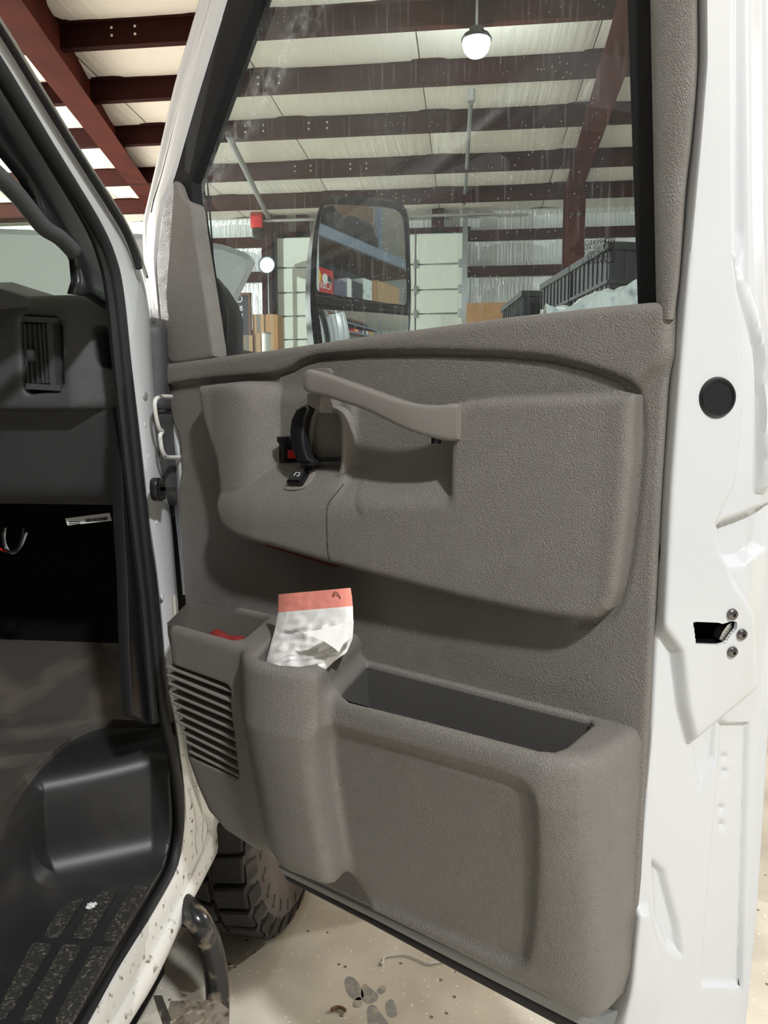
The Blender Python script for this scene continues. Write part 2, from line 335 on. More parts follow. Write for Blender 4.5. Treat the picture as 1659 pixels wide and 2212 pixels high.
# ------------------------------------------------------------------ moulded shapes: distance fields
def grid(lo, hi, h):
    ax = [np.arange(lo[i], hi[i] + h, h, dtype=np.float32) for i in range(3)]
    return ax[0][:, None, None], ax[1][None, :, None], ax[2][None, None, :]
def smin(a, b, k):
    h = np.maximum(k - np.abs(a - b), 0) / k; return np.minimum(a, b) - h * h * k * 0.25
def smax(a, b, k): return -smin(-a, -b, k)
def poly_sd(x, y, pts):
    P = np.array([(p[0], p[-1]) for p in pts], np.float32); x, y = np.broadcast_arrays(x, y)
    d = np.full(x.shape, 1e9, np.float32); s = np.ones(x.shape, np.float32); n = len(P)
    for i in range(n):
        a, b = P[i], P[i - 1]; e = b - a; wx = x - a[0]; wy = y - a[1]
        t = np.clip((wx * e[0] + wy * e[1]) / (e @ e + 1e-12), 0, 1)
        d = np.minimum(d, (wx - e[0] * t) ** 2 + (wy - e[1] * t) ** 2)
        c1 = y >= a[1]; c2 = y < b[1]; c3 = e[0] * wy > e[1] * wx
        s = np.where((c1 & c2 & c3) | (~c1 & ~c2 & ~c3), -s, s)
    return s * np.sqrt(d)
def line_d(x, y, pts):
    P = np.array([(p[0], p[-1]) for p in pts], np.float32); x, y = np.broadcast_arrays(x, y); d = np.full(x.shape, 1e9, np.float32)
    for i in range(len(P) - 1):
        a, b = P[i], P[i + 1]; e = b - a; wx = x - a[0]; wy = y - a[1]
        t = np.clip((wx * e[0] + wy * e[1]) / (e @ e + 1e-12), 0, 1)
        d = np.minimum(d, (wx - e[0] * t) ** 2 + (wy - e[1] * t) ** 2)
    return np.sqrt(d)
def snets(V, lo, h, post=None):
    V = np.ascontiguousarray(V, np.float32); nx, ny, nz = V.shape; ins = V < 0
    cs = {}
    for c in range(8):
        i, j, k = c & 1, (c >> 1) & 1, c >> 2; cs[c] = (slice(i, nx - 1 + i), slice(j, ny - 1 + j), slice(k, nz - 1 + k))
    cnt = np.zeros((nx - 1, ny - 1, nz - 1), np.int8)
    for c in range(8): cnt += ins[cs[c]]
    act = (cnt > 0) & (cnt < 8); idx = np.argwhere(act); ids = np.full(act.shape, -1, np.int64); ids[act] = np.arange(len(idx))
    val = [V[idx[:, 0] + (c & 1), idx[:, 1] + ((c >> 1) & 1), idx[:, 2] + (c >> 2)] for c in range(8)]
    acc = np.zeros((len(idx), 3)); num = np.zeros(len(idx))
    for a in range(8):
        for bit in (1, 2, 4):
            if a & bit: continue
            b = a | bit; va, vb = val[a], val[b]; m = (va < 0) != (vb < 0)
            t = np.where(m, va / np.where(m, va - vb, 1), 0)
            pa = np.array([a & 1, (a >> 1) & 1, a >> 2], float); dv = np.array([bit == 1, bit == 2, bit == 4], float)
            acc += m[:, None] * (pa + t[:, None] * dv); num += m
    P = np.array(lo) + (idx + acc / num[:, None]) * h
    F = []
    def sl(d, n): return slice(d, n - 1 if d == 0 else n)
    for ax in range(3):
        s0 = [slice(1, -1)] * 3; s1 = [slice(1, -1)] * 3; s0[ax] = slice(0, -1); s1[ax] = slice(1, None)
        a, b = ins[tuple(s0)], ins[tuple(s1)]; e = np.argwhere(a != b); fl = a[a != b]
        o = [1, 1, 1]; o[ax] = 0; e = e + np.array(o)
        o1, o2 = [(1, 2), (2, 0), (0, 1)][ax]
        def cid(d1, d2):
            q = e.copy(); q[:, o1] -= d1; q[:, o2] -= d2; return ids[q[:, 0], q[:, 1], q[:, 2]]
        Q = np.stack([cid(1, 1), cid(0, 1), cid(0, 0), cid(1, 0)], 1); Q[~fl] = Q[~fl][:, ::-1]; F.append(Q)
    F = np.concatenate(F); F = F[(F >= 0).all(1)]
    if post is not None: P = post(P)
    me = bpy.data.meshes.new('m'); me.vertices.add(len(P)); me.vertices.foreach_set('co', P.astype(np.float32).ravel())
    me.loops.add(len(F) * 4); me.loops.foreach_set('vertex_index', F.astype(np.int32).ravel())
    me.polygons.add(len(F)); me.polygons.foreach_set('loop_start', np.arange(0, len(F) * 4, 4, dtype=np.int32))
    me.update(calc_edges=True); me.validate(); return me
def flipw(P): Q = P.copy(); Q[:, 1] = -Q[:, 1]; return Q      # (u,w,z) -> door local
def sdf_obj(name, V, lo, h, m, parent, door=True, label=None):
    me = snets(V, lo, h, flipw if door else None)
    if door: me.flip_normals()
    return obj(name, me, m, parent, True, label)

# ================================================================== the hall
CEIL = 4.62
floor = struct(obj('floor', box((-14, -20, -0.1), (12, 12.2, 0)), M['conc']))
# blotches of old paint on the concrete, thin as a coat of paint
def floor_poly(px, h=0.0006): 
    P = [W(x, y, 2, 0) for x, y in px]
    return loft([[(p[0], p[1], 0.0002) for p in P], [(p[0], p[1], h) for p in P]])
sm = []
for px in ([(742, 2112), (765, 2108), (790, 2150), (775, 2165), (750, 2150)], [(784, 2120), (800, 2135), (820, 2150), (812, 2165), (790, 2170), (778, 2150)],
           [(760, 2165), (778, 2150), (785, 2172), (765, 2180)], [(812, 2140), (828, 2125), (836, 2140), (822, 2150)],
           [(830, 2165), (850, 2155), (862, 2195), (838, 2200)], [(790, 2175), (810, 2168), (830, 2200), (862, 2240), (800, 2240)]):
    sm.append(floor_poly([tuple(p) for p in chaikin(px, 2)]))
obj('paint_stain', join_me(sm), M['stain'], floor)
# roof: insulation bays between purlins
PY = [W(830, y, 2, 4.45)[1] for y in (62, 186, 287, 376, 441)]
PY = [PY[0] - 3.45, PY[0] - 2.3, PY[0] - 1.15] + PY
ceiling = struct(obj('ceiling', box((-14, -20, CEIL + 0.08), (12, 12.2, CEIL + 0.16)), M['ceil']))
def pad_me(sx, sy, sag, ax='z', n=6):
    v = []; f = []
    for i in range(n + 1):
        for j in range(n + 1):
            a, b = i / n, j / n; s = (4 * a * (1 - a)) ** 0.35 * (4 * b * (1 - b)) ** 0.5
            v.append((a * sx, b * sy, -sag * s))
    for i in range(n):
        for j in range(n):
            k = i * (n + 1) + j; f.append((k, k + 1, k + n + 2, k + n + 1))
    return me_py(v, f)
bays = [-9.0, -6.0, -3.0] + PY + [12.0]
for i in range(len(bays) - 1):
    sy = bays[i + 1] - bays[i]; me = pad_me(1.52, sy, 0.035); me.materials.append(M['ceil'])
    nx = 8
    for k in range(nx):
        o = obj('insulation_panel', me, None, ceiling, i == 0 and k == 0); o.location = (-6.6 + k * 1.53 + (0.0), bays[i], CEIL + 0.02)
    me.polygons.foreach_set('use_smooth', [True] * len(me.polygons))
bolt_me = cyl_me((0, 0, 0), (0, -1, 0), 0.012, 0.012, 8); bolt_me.materials.append(M['chrome'])
bm = bmesh.new(); box_bm(bm, (-13, -0.003, 0), (11, 0.003, 0.19)); box_bm(bm, (-13, 0, 0), (11, 0.07, 0.006)); box_bm(bm, (-13, -0.07, 0.184), (11, 0, 0.19))
purl = bm_me(bm); purl.materials.append(M['irondark'])
for i, y in enumerate(PY):
    o = obj('purlin', purl, None, ceiling); o.location = (0, y, 4.45)
    if i >= 3:
        for x in (-2.95, -2.75, -2.25, -2.05):
            for z in (0.07, 0.13):
                b = obj('bolt', bolt_me, None, o); b.location = (x + 0.25 * (i - 3), -0.003, z)
def beam_me(p, q, w, d, tf=0.012):        # I-beam from p to q (bottom centre line), width w, depth d
    p = Vector(p); q = Vector(q); t = (q - p).normalized(); s = Vector((t.y, -t.x, 0)).normalized(); u = s.cross(t)
    if u.z < 0: u = -u
    if abs(t.z) > 0.9: s = Vector((1, 0, 0)); u = Vector((0, 1, 0))
    bm = bmesh.new()
    for (a0, a1, b0, b1) in ((-w / 2, w / 2, 0, tf), (-tf / 2, tf / 2, tf, d - tf), (-w / 2, w / 2, d - tf, d)):
        vs = [bm.verts.new(c + s * a + u * b) for c in (p, q) for a in (a0, a1) for b in (b0, b1)]
        for qd in ((0, 1, 3, 2), (4, 6, 7, 5), (0, 4, 5, 1), (2, 3, 7, 6), (0, 2, 6, 4), (1, 5, 7, 3)): bm.faces.new([vs[i] for i in qd])
    return bm_me(bm)
ra = W(18, 20, 1, 5.0); rb = W(330, 440, 1, 10.6); da = (rb - ra) / 5.6
obj('rafter', beam_me(ra - da * 4, rb + da * 0.8, 0.26, 0.45), M['iron'], ceiling)
rc = W(1338, 110, 1, 6.4); re_ = W(1247, 385, 1, 9.9); dc = (re_ - rc) / 3.5
obj('rafter', beam_me(rc - dc * 4, re_ + dc * 0.9, 0.24, 0.42), M['iron'], ceiling)
# back wall
WY = 11.7
def wz(y, x=1150): return W(x, y, 1, WY)[2]
def wx(x, y=600): return W(x, y, 1, WY)[0]
wall = struct(obj('wall_back', box((-14, WY + 0.1, 0), (12, WY + 0.3, 4.8)), M['wallfilm']))
gx0, gx1 = wx(598), wx(1001); gz = wz(508, 800)
girts = [wz(503), wz(581), wz(663, 1050) - 0.35]
cols_x = [wx(1012), wx(1235)] 
def wallbays(x0, x1, zs):
    n = max(1, round((x1 - x0) / 1.3)); sx = (x1 - x0) / n
    for a, b in zip(zs[:-1], zs[1:]):
        me = pad_me(sx, b - a, 0.05); me.transform(Matrix.Rotation(math.pi / 2, 4, 'X')); me.materials.append(M['wallfilm'])
        me.polygons.foreach_set('use_smooth', [True] * len(me.polygons))
        # bulge towards the hall (-Y)
        me.transform(Matrix.Scale(1, 4)); 
        for k in range(n):
            o = obj('insulation_panel', me, None, wall); o.location = (x0 + k * sx, WY + 0.06, a)
zs = [0.0, 1.0] + sorted(girts)[1:] + [4.62]
zs = sorted(set([0.0] + girts + [4.62]))
wallbays(wx(1008), 7, zs); wallbays(-9, gx0 - 0.1, zs); wallbays(gx0, gx1, [gz + 0.05, wz(445), 4.62])
for g in girts:
    for x0, x1 in ((wx(1008), 7), (-9, gx0 - 0.15)):
        obj('girt', box((x0, WY - 0.05, g - 0.09), (x1, WY + 0.05, g + 0.05)), M['irondark'], wall)
obj('header_beam', box((gx0 - 0.3, WY - 0.06, gz), (gx1 + 0.1, WY + 0.06, gz + 0.07)), M['irondark'], wall)
obj('eave_beam', box((-9, WY - 0.1, wz(441)), (7, WY + 0.05, wz(441) + 0.25)), M['irondark'], wall)
for x in (610, 655, 945):
    obj('stud', box((wx(x) - 0.09, WY - 0.06, gz), (wx(x) + 0.09, WY + 0.06, wz(441))), M['irondark'], wall)
obj('jamb_post', box((gx0 - 0.2, WY - 0.15, 0), (gx0 - 0.04, WY + 0.05, wz(445))), M['irondark'], wall)
cp = W(1243, 470, 1, 10.6)
obj('column', beam_me((cp[0], cp[1], 0), (cp[0], cp[1], 4.5), 0.26, 0.3), M['iron'], wall)
for s in (-0.05, 0.05): obj('bolt', cyl_me((cp[0] + s, cp[1] - 0.0, W(1243, 463, 1, 10.6)[2]), (0, -1, 0), 0.03, 0.03, 8), M['chrome'], wall)
for nm, lo, hi in (('wall_left', (-14.2, -20, 0), (-14, 12.2, 4.8)), ('wall_right', (12, -20, 0), (12.2, 12.2, 4.8)), ('wall_front', (-14, -20.2, 0), (12, -20, 4.8))):
    struct(obj(nm, box(lo, hi), M['wallfilm']))
# sectional garage door
gd = struct(bpy.data.objects.new('door_1', None)); COL.objects.link(gd); gd.location = (0, 0, 0)
rows = [gz] + [wz(y, 950) for y in (571, 626, 678)]
step_ = rows[2] - rows[3]
while rows[-1] - step_ > 0.05: rows.append(rows[-1] - step_)
rows.append(0.0)
nc = 4; cw = (gx1 - gx0) / nc
for r in range(len(rows) - 1):
    h = rows[r] - rows[r + 1]
    me = box((0.012, -0.03, 0.010), (cw - 0.012, 0.0, h - 0.010), 0.008, 1); me.materials.append(M['garage'])
    for c in range(nc):
        o = obj('door_panel', me, None, gd); o.location = (gx0 + c * cw, WY, rows[r + 1])
hm = box((-0.03, -0.05, -0.06), (0.03, -0.02, 0.06), 0.005, 1); hm.materials.append(M['galv'])
for r in range(1, len(rows) - 1):
    for c in range(1, nc + 1):
        o = obj('hinge', hm, None, gd); o.location = (gx0 + c * cw - (0.05 if c == nc else 0), WY, rows[r])
obj('backing', box((gx0, WY, 0), (gx1, WY + 0.05, gz)), M['grey'], gd)
obj('track', box((gx1 - 0.02, WY - 0.12, 0), (gx1 + 0.06, WY - 0.04, wz(400))), M['galv'], gd)
obj('spring_shaft', tube([(gx0 - 0.2, WY - 0.15, gz + 0.22), (gx1 + 0.4, WY - 0.15, gz + 0.22)], 0.025, 8), M['galv'], gd)
# conduits
p = W(1018, 205, 2, 4.34); q = W(1003, 440, 1, 11.3)
t = thing('conduit', 'thin grey hanger pipe running down from the roof lamp towards the garage door track', 'pipe', p)
obj('pipe', tube([(0, 0, 0), tuple(np.array(q) - p)], 0.022, 8), M['pipe'], t)
obj('clamp', cyl_me((0, 0, -0.06), (0, 0, 1), 0.04, 0.10, 12), M['galv'], t)
p = W(492, 290, 2, 4.36); q = W(580, 470, 1, 11.2)
tag(obj('brace_pipe', tube([p, q], 0.035, 8), M['pipe']), 'sloping grey pipe crossing the purlins at the left of the door window', 'pipe')
# red alarm box on the post
p = W(556, 478, 1, WY - 0.2)
t = thing('alarm_box', 'small red box high on the post left of the garage door', 'box', p)
obj('case', box((-0.09, -0.08, -0.11), (0.09, 0.0, 0.11), 0.01), M['red'], t); obj('base', box((-0.07, -0.06, -0.26), (0.07, 0, -0.115), 0.01), M['black'], t)
p = W(576, 572, 1, 11.3)  # glowing disc on a pole, added to imitate a bluish glare
t = thing('glare_disc', 'added bluish glowing disc imitating a glare near the wall beside the raised bonnet', 'lamp', p)
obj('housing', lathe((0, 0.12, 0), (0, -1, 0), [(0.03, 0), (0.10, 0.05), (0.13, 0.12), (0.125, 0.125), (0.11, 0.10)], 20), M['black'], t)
obj('lens', cyl_me((0, 0.02, 0), (0, -1, 0), 0.11, 0.01, 20), M['blueglare'], t)
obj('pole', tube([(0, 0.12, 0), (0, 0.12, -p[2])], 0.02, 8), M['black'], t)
# high bay lamps
def high_bay(loc, power, r_, label):
    k_ = r_ / 0.15
    t = thing('high_bay_lamp', label, 'lamp', loc)
    obj('housing', lathe((0, 0, 0.03), (0, 0, 1), [(a * k_, b * k_) for a, b in [(0.17, 0), (0.175, 0.02), (0.15, 0.06), (0.09, 0.09), (0.08, 0.14), (0.02, 0.16)]], 28), M['black'], t)
    far = loc[1] > 0                       # the lamps ahead have clear refractor bowls that also throw light sideways
    obj('lens', lathe((0, 0, 0.0), (0, 0, 1), [(a * k_, b * k_) for a, b in ([(0.04, -0.12), (0.10, -0.10), (0.14, -0.05), (0.16, 0.03)] if far else [(0.10, 0), (0.15, 0.006), (0.16, 0.03)])], 28), M['led'], t)
    obj('hanger', tube([(0, 0, 0.18 * k_), (0, 0, CEIL - 0.03 - loc[2])], 0.01, 6), M['galv'], t)
    ld = bpy.data.lights.new('glow', 'POINT' if far else 'AREA'); ld.energy = power; ld.color = (1.0, 0.985, 0.96) if far else (0.955, 0.98, 1.0)
    if far: ld.shadow_soft_size = 0.05
    else: ld.shape = 'DISK'; ld.size = 2 * r_
    lo = bpy.data.objects.new('light', ld); COL.objects.link(lo); lo.parent = t; lo.location = (0, 0, -0.20 if far else -0.012)
for a in LAMPS: high_bay(*a)
# things standing by the back wall
def card(name, lo, hi, m, label, cat='box', group=None):
    t = thing(name, label, cat, ((lo[0] + hi[0]) / 2, (lo[1] + hi[1]) / 2, lo[2]), group=group)
    sx, sy, sz = (hi[0] - lo[0]) / 2, (hi[1] - lo[1]) / 2, hi[2] - lo[2]
    obj('carton', box((-sx, -sy, 0), (sx, sy, sz), 0.006, 1), m, t)
    obj('packing_tape', box((-0.03, -sy - 0.001, 0.02), (0.03, sy + 0.001, sz + 0.001)), M['card'] if m is not M['card'] else M['trim_smooth'], t)
    return t
a = W(1008, 655, 1, 11.2); b = W(1103, 720, 1, 11.2)
t = thing('plywood_sheet', 'orange plywood sheet leaning by the garage door behind the black crates', 'board', ((a[0] + b[0]) / 2, 11.2, 0))
obj('sheet', box(((a[0] - b[0]) / 2, -0.01, 0.0), ((b[0] - a[0]) / 2, 0.01, a[2]), 0.002, 1), M['ply'], t)
a = W(486, 634, 1, 10.9); b = W(544, 730, 1, 10.9)
t = thing('slate_sign', 'dark framed board with pale upright lettering beside the garage door', 'sign', ((a[0] + b[0]) / 2, 10.9, 0))
sx = (b[0] - a[0]) / 2; z0, z1 = b[2] - 0.5, a[2]
obj('board', box((-sx + 0.03, -0.01, z0), (sx - 0.03, 0.01, z1 - 0.03)), M['slate'], t)
for x in (-sx, sx - 0.04): obj('frame', box((x, -0.03, 0), (x + 0.04, 0.02, z1)), M['wood'], t)
obj('frame', box((-sx, -0.031, z1 - 0.04), (sx, 0.02, z1)), M['wood'], t)
obj('lettering', text_me('Craft & Co', 0.13, Matrix.Translation((0.03, -0.012, (a[2] + b[2]) / 2 + 0.05)) @ Matrix.Rotation(math.pi / 2, 4, 'X') @ Matrix.Rotation(math.pi / 2, 4, 'Z')), M['inkwhite'], t)
for px, yy, m, lab in (((545, 679, 572, 770), 10.9, M['card'], 'upright cardboard carton behind the dark board at the window corner'),
                       ((574, 679, 602, 770), 10.4, M['ply'], 'orange brown board carton against the garage door frame'),
                       ((519, 724, 547, 780), 9.6, M['card'], 'pale cardboard carton lowest at the window corner beside the mirror mount'),
                       ((549, 720, 568, 780), 9.6, M['carddark'], 'narrow brown carton between the pale carton and the white tube')):
    p = W(px[0], px[1], 1, yy); q = W(px[2], px[3], 1, yy)
    card('cardboard_carton', (p[0], yy, 0), (q[0], yy + 0.3, p[2]), m, lab)
p = W(575, 722, 1, 9.25)
t = thing('white_tube', 'white upright tube standing beside the narrow brown carton', 'tube', (p[0], p[1], 0))
obj('tube', cyl_me((0, 0, 0), (0, 0, 1), 0.055, p[2], 16), M['paper'], t); obj('cap', cyl_me((0, 0, p[2]), (0, 0, 1), 0.06, 0.02, 16), M['grey'], t)
# black crates stacked on the right
def crate(loc, size, label, rz=0.0):
    sx, sy, sz = size
    t = thing('plastic_crate', label, 'crate', loc, (0, 0, rz), 'stacked black crates')
    bm = bmesh.new(); w = 0.012
    for lo, hi in (((0, 0, 0), (sx, sy, 0.015)), ((0, 0, 0), (w, sy, sz)), ((sx - w, 0, 0), (sx, sy, sz)), ((w, 0, 0), (sx - w, w, sz)), ((w, sy - w, 0), (sx - w, sy, sz))): box_bm(bm, lo, hi)
    obj('body', bm_me(bm), M['crate'], t)
    bm = bmesh.new(); e = 0.014
    for z in (sz - 0.03, sz * 0.5, 0.0):
        hh = 0.03 if z != sz * 0.5 else 0.015
        for lo, hi in (((-e, -e, z), (0, sy + e, z + hh)), ((sx, -e, z), (sx + e, sy + e, z + hh)), ((0, -e, z), (sx, 0, z + hh)), ((0, sy, z), (sx, sy + e, z + hh))): box_bm(bm, lo, hi)
    obj('rim', bm_me(bm), M['crate'], t)
    n = max(6, int(sy / 0.05)); rib = box((-0.006, -0.009, 0.03), (0, 0.009, sz - 0.03)); rib.materials.append(M['crate'])
    for k in range(n): o = obj('rib', rib, None, t); o.location = (0, sy * (k + 0.5) / n, 0)
    n = max(6, int(sx / 0.05)); ribx = box((-0.009, -0.006, 0.03), (0.009, 0, sz - 0.03)); ribx.materials.append(M['crate'])
    for k in range(n): o = obj('rib', ribx, None, t); o.location = (sx * (k + 0.5) / n, 0, 0)
    return t
f0 = W(1318, 517, 1, 3.3); g0 = W(1168, 612, 2, f0[2])
czt = f0[2]; nk = round(czt / 0.34); ch = czt / nk
cdx = (g0[0] - f0[0]) / (g0[1] - f0[1])
rz = math.atan2(-(g0[0] - f0[0]), g0[1] - f0[1])
ln = math.hypot(g0[0] - f0[0], g0[1] - f0[1]) / 2
names = ['near', 'far']; ORD = ['topmost', 'second', 'third', 'fourth', 'fifth', 'sixth', 'seventh', 'eighth', 'ninth']
for c in range(2):
    q = f0 + (g0 - f0) * (c / 2)
    for k in range(nk):
        z = czt - ch * (k + 1)
        if z < -0.01: break
        lab = '%s black ribbed crate in the %s column beside the pale film' % (ORD[k], names[c])
        crate((q[0], q[1], max(z, 0)), (0.62, ln - 0.04, ch - 0.012), lab, rz)
z = czt - ch * 6
h0 = W(1103, 660, 2, f0[2]); h1 = W(1165, 612, 2, f0[2])
dd = h0 - h1; dl = math.hypot(dd[0], dd[1]); uu = dd / dl; h1 = h1 + uu * 0.15; dl -= 0.15
rz2 = math.atan2(-uu[0], uu[1])
for k in range(nk):
    crate((h1[0] - 0.05, h1[1], max(0, h1[2] - ch * (k + 1))), (0.55, dl, ch - 0.012), '%s black crate at the far left end of the crate row' % ORD[k], rz2)
# carton under crumpled film
tp = [W(x, y, 1, 2.6) for x, y in ((1166, 668), (1378, 618))]
zt = tp[0][2]
card('tall_carton', (tp[0][0] + 0.03, 2.35, 0), (tp[1][0] + 0.3, 2.95, zt - 0.16), M['card'], 'tall carton hidden under the crumpled pale film')
nx_, ny_ = 36, 24; v = []; f = []
for i in range(nx_ + 1):
    for j in range(ny_ + 1):
        a, b = i / nx_, j / ny_
        x = tp[0][0] + (tp[1][0] + 0.34 - tp[0][0]) * a; y = 2.28 + 0.7 * b
        z = zt - 0.02 + 0.10 * min(1, max(0, (a - 0.02) * 1.6)) ** 1.3 + 0.035 * noise.noise(Vector((x * 9, y * 9, 1))) + 0.02 * abs(noise.noise(Vector((x * 22, y * 22, 5))))
        if b < 0.12: z -= (0.12 - b) * 2.2; y += (0.12 - b) * 0.3
        v.append((x, y, z))
for i in range(nx_):
    for j in range(ny_):
        k = i * (ny_ + 1) + j; f.append((k, k + ny_ + 1, k + ny_ + 2, k + 1))
fo = obj('plastic_film', me_py(v, f), M['film'], None, True); solidify(fo, 0.003)
tag(fo, 'crumpled pale printed film heaped in front of the black crates', 'plastic sheet')
# litter on the floor
P = [W(x, y, 2, 0.004) for x, y in ((820, 2078), (826, 2082), (830, 2068), (850, 2064), (875, 2062), (900, 2070), (922, 2081), (940, 2080), (960, 2076))]
tag(obj('string', tube(crom(P, 5), 0.0022, 6), M['inkwhite']), 'thin white string lying on the concrete floor', 'string')
P = [W(x, y, 2, 0.006) for x, y in ((714, 2182), (726, 2176), (738, 2177), (748, 2184))]
tag(obj('dry_twig', tube(crom(P, 4), [0.001] + [0.004] * 11 + [0.001], 6), M['carddark']), 'curled brown twig on the concrete below the door', 'twig')
# ================================================================== the van
van = thing('van', 'white van with black cab interior, seen through its open front passenger doorway', 'van', (-1.5, 0.6, 0))
vinv = Matrix.Translation((1.5, -0.6, 0))
def vobj(name, me, m, parent=None, smooth=False, label=None):
    me.transform(vinv); return obj(name, me, m, parent or van, smooth, label)
def V3(x, y, X=-0.57): return W(x, y, 0, X)
def vprism(px, X, th, bev=0.004):         # plate traced on the plane of the doorway, thickness away from the doorway
    P = [V3(x, y, X) for x, y in px]; q = inset2([(p[1], p[2]) for p in P], bev)
    return loft([[(X - th, p[1], p[2]) for p in P], [(X - bev, p[1], p[2]) for p in P], [(X - bev * 0.3, *(np.array((P[i][1], P[i][2])) * 0.7 + q[i] * 0.3)) for i in range(len(P))], [(X, q[i][0], q[i][1]) for i in range(len(P))]])
# --- step well
q0 = W(0, 1990, 2, 0.46); qc = W(105, 1890, 2, 0.46); qr = W(330, 1840, 2, 0.46)
dv = (qc - q0); q00 = qc - dv / np.linalg.norm(dv) * 1.2
well = [(q00[0], q00[1]), (qc[0], qc[1]), (qr[0], qr[1]), (-0.3, qr[1] + 0.02), (-0.3, q00[1])]
lo, hi, h = (-1.10, 0.55, 0.36), (-0.555, 1.50, 0.76), 0.004
X, Y, Z = grid(lo, hi, h)
wsd = poly_sd(X, Y, well)
top = 0.652 + 0.012 * np.clip((Y - 1.25) / 0.12, 0, 1) * np.clip((X + 0.80) / 0.18, 0, 1)
v1 = smax(-wsd + 0 * Z, Z - top, 0.05)
v1 = smin(v1, (Z - 0.46) + 0 * X + 0 * Y, 0.07)
edge = [V3(x, y, -0.566) for x, y in ((335, 1440), (348, 1560), (368, 1650), (379, 1730), (380, 1790), (362, 1872), (318, 1950), (240, 2085), (160, 2225), (60, 2400))]
ep = [(e[1], e[2]) for e in edge]; ep = [(ep[0][0], 0.9)] + ep + [(0.4, 0.30), (0.2, 0.30), (0.2, 0.9)]
es = poly_sd(Y, Z, ep)
V = smax(v1, X + 0.572, 0.006); V = np.maximum(V, es - 4.0 * np.clip(-0.574 - X, 0, 1)); V = np.maximum(V, -(Z - 0.37)); V = np.maximum(V, -(X + 1.08)); V = np.maximum(V, Y - 1.48); V = np.maximum(V, -(Y - 0.57))
me = snets(V, lo, h); vobj('step_well', me, M['step'], None, True)
well_o = van.children[0]
pads = ([(285, 1628), (397, 1450), (545, 1386), (552, 1395), (392, 1628), (375, 1640), (295, 1640)], [(474, 1640), (640, 1352), (768, 1315), (778, 1325), (590, 1640), (570, 1655), (480, 1655)],
        [(664, 1652), (862, 1318), (945, 1305), (962, 1320), (775, 1655), (752, 1668), (672, 1668)], [(-40, 2170), (200, 1700), (225, 1685), (325, 1690), (338, 1710), (55, 2150), (30, 2175), (-20, 2190)],
        [(132, 2180), (400, 1710), (425, 1697), (518, 1700), (532, 1720), (268, 2160), (240, 2182), (145, 2192)], [(352, 2190), (600, 1722), (625, 1708), (712, 1712), (726, 1728), (485, 2170), (460, 2192), (365, 2202)])
for px in pads:
    P = chaikin([W(x / 3.021, y / 3.021 + 1480, 2, 0.462)[:2] for x, y in px], 1, 0.2)
    r = [[(p[0], p[1], 0.455) for p in P]]
    for ins, z in ((0, 0.4630), (0.0012, 0.4642), (0.0025, 0.4632)): r.append([(p[0], p[1], z) for p in inset2(P, ins)])
    o = vobj('grip_pad', loft(r), M['grit'])
# cab floor
seam = [W(x, y, 2, 0.662) for x, y in ((-120, 1850), (0, 1740), (70, 1668), (130, 1612), (165, 1585), (205, 1568), (250, 1555), (290, 1544))]
P = [(p[0], p[1]) for p in crom(seam, 3)]; P += [(P[-1][0] + 0.03, 1.75), (-2.4, 1.75), (-2.4, P[0][1])]
vobj('floor_mat', loft([[(p[0], p[1], 0.60) for p in P], [(p[0], p[1], 0.6635) for p in P], [(*q, 0.666) for q in inset2(P, 0.004)]]), M['vinyl'])
vobj('toe_board', loft([[(x, 1.50, 0.60), (x, 1.50, 0.665), (x, 1.76, 0.79), (x, 1.76, 0.60)] for x in (-2.4, -0.60)]), M['vinyl'])
# --- cab shell
vobj('roof', box((-2.5, -2.4, 2.10), (-0.66, 0.52, 2.18), 0.02), M['white'])
vobj('far_side', box((-2.55, -2.4, 0.45), (-2.5, 1.7, 2.10)), M['black']); vobj('cab_bulkhead', box((-2.5, -2.42, 0.45), (-0.66, -2.38, 2.10)), M['black'])
vobj('headliner', box((-2.5, -2.4, 2.07), (-0.70, 0.50, 2.095)), M['black'])
vobj('firewall', box((-2.5, 1.72, 0.45), (-0.62, 1.78, 1.45)), M['mud'])
vobj('body_side', box((-0.64, -2.6, 0.42), (-0.57, -0.12, 2.06), 0.03), M['white'])
vobj('roof_rail', loft([[(x, y, z) for x, z in ((-0.70, 2.02), (-0.58, 2.02), (-0.57, 2.10), (-0.66, 2.18))] for y in (-2.4, 0.52)]), M['white'])
vobj('underbody', box((-2.4, -2.4, 0.15), (-0.63, 1.40, 0.45)), M['mud'])
vobj('under_shade_box', box((-2.4, 1.40, 0.20), (-0.95, 2.75, 0.60), 0.04), M['mud']); vobj('far_shade_box', box((-2.5, -2.4, 0.06), (-2.35, 2.7, 0.5), 0.03), M['mud']); vobj('front_shade_box', box((-2.4, 2.62, 0.08), (-0.62, 2.74, 0.6), 0.04), M['mud'])  # unseen dark boxes added to stop light passing under the van
vobj('inner_fender', box((-2.3, 1.80, 0.76), (-0.80, 2.6, 1.30), 0.05), M['mud'])
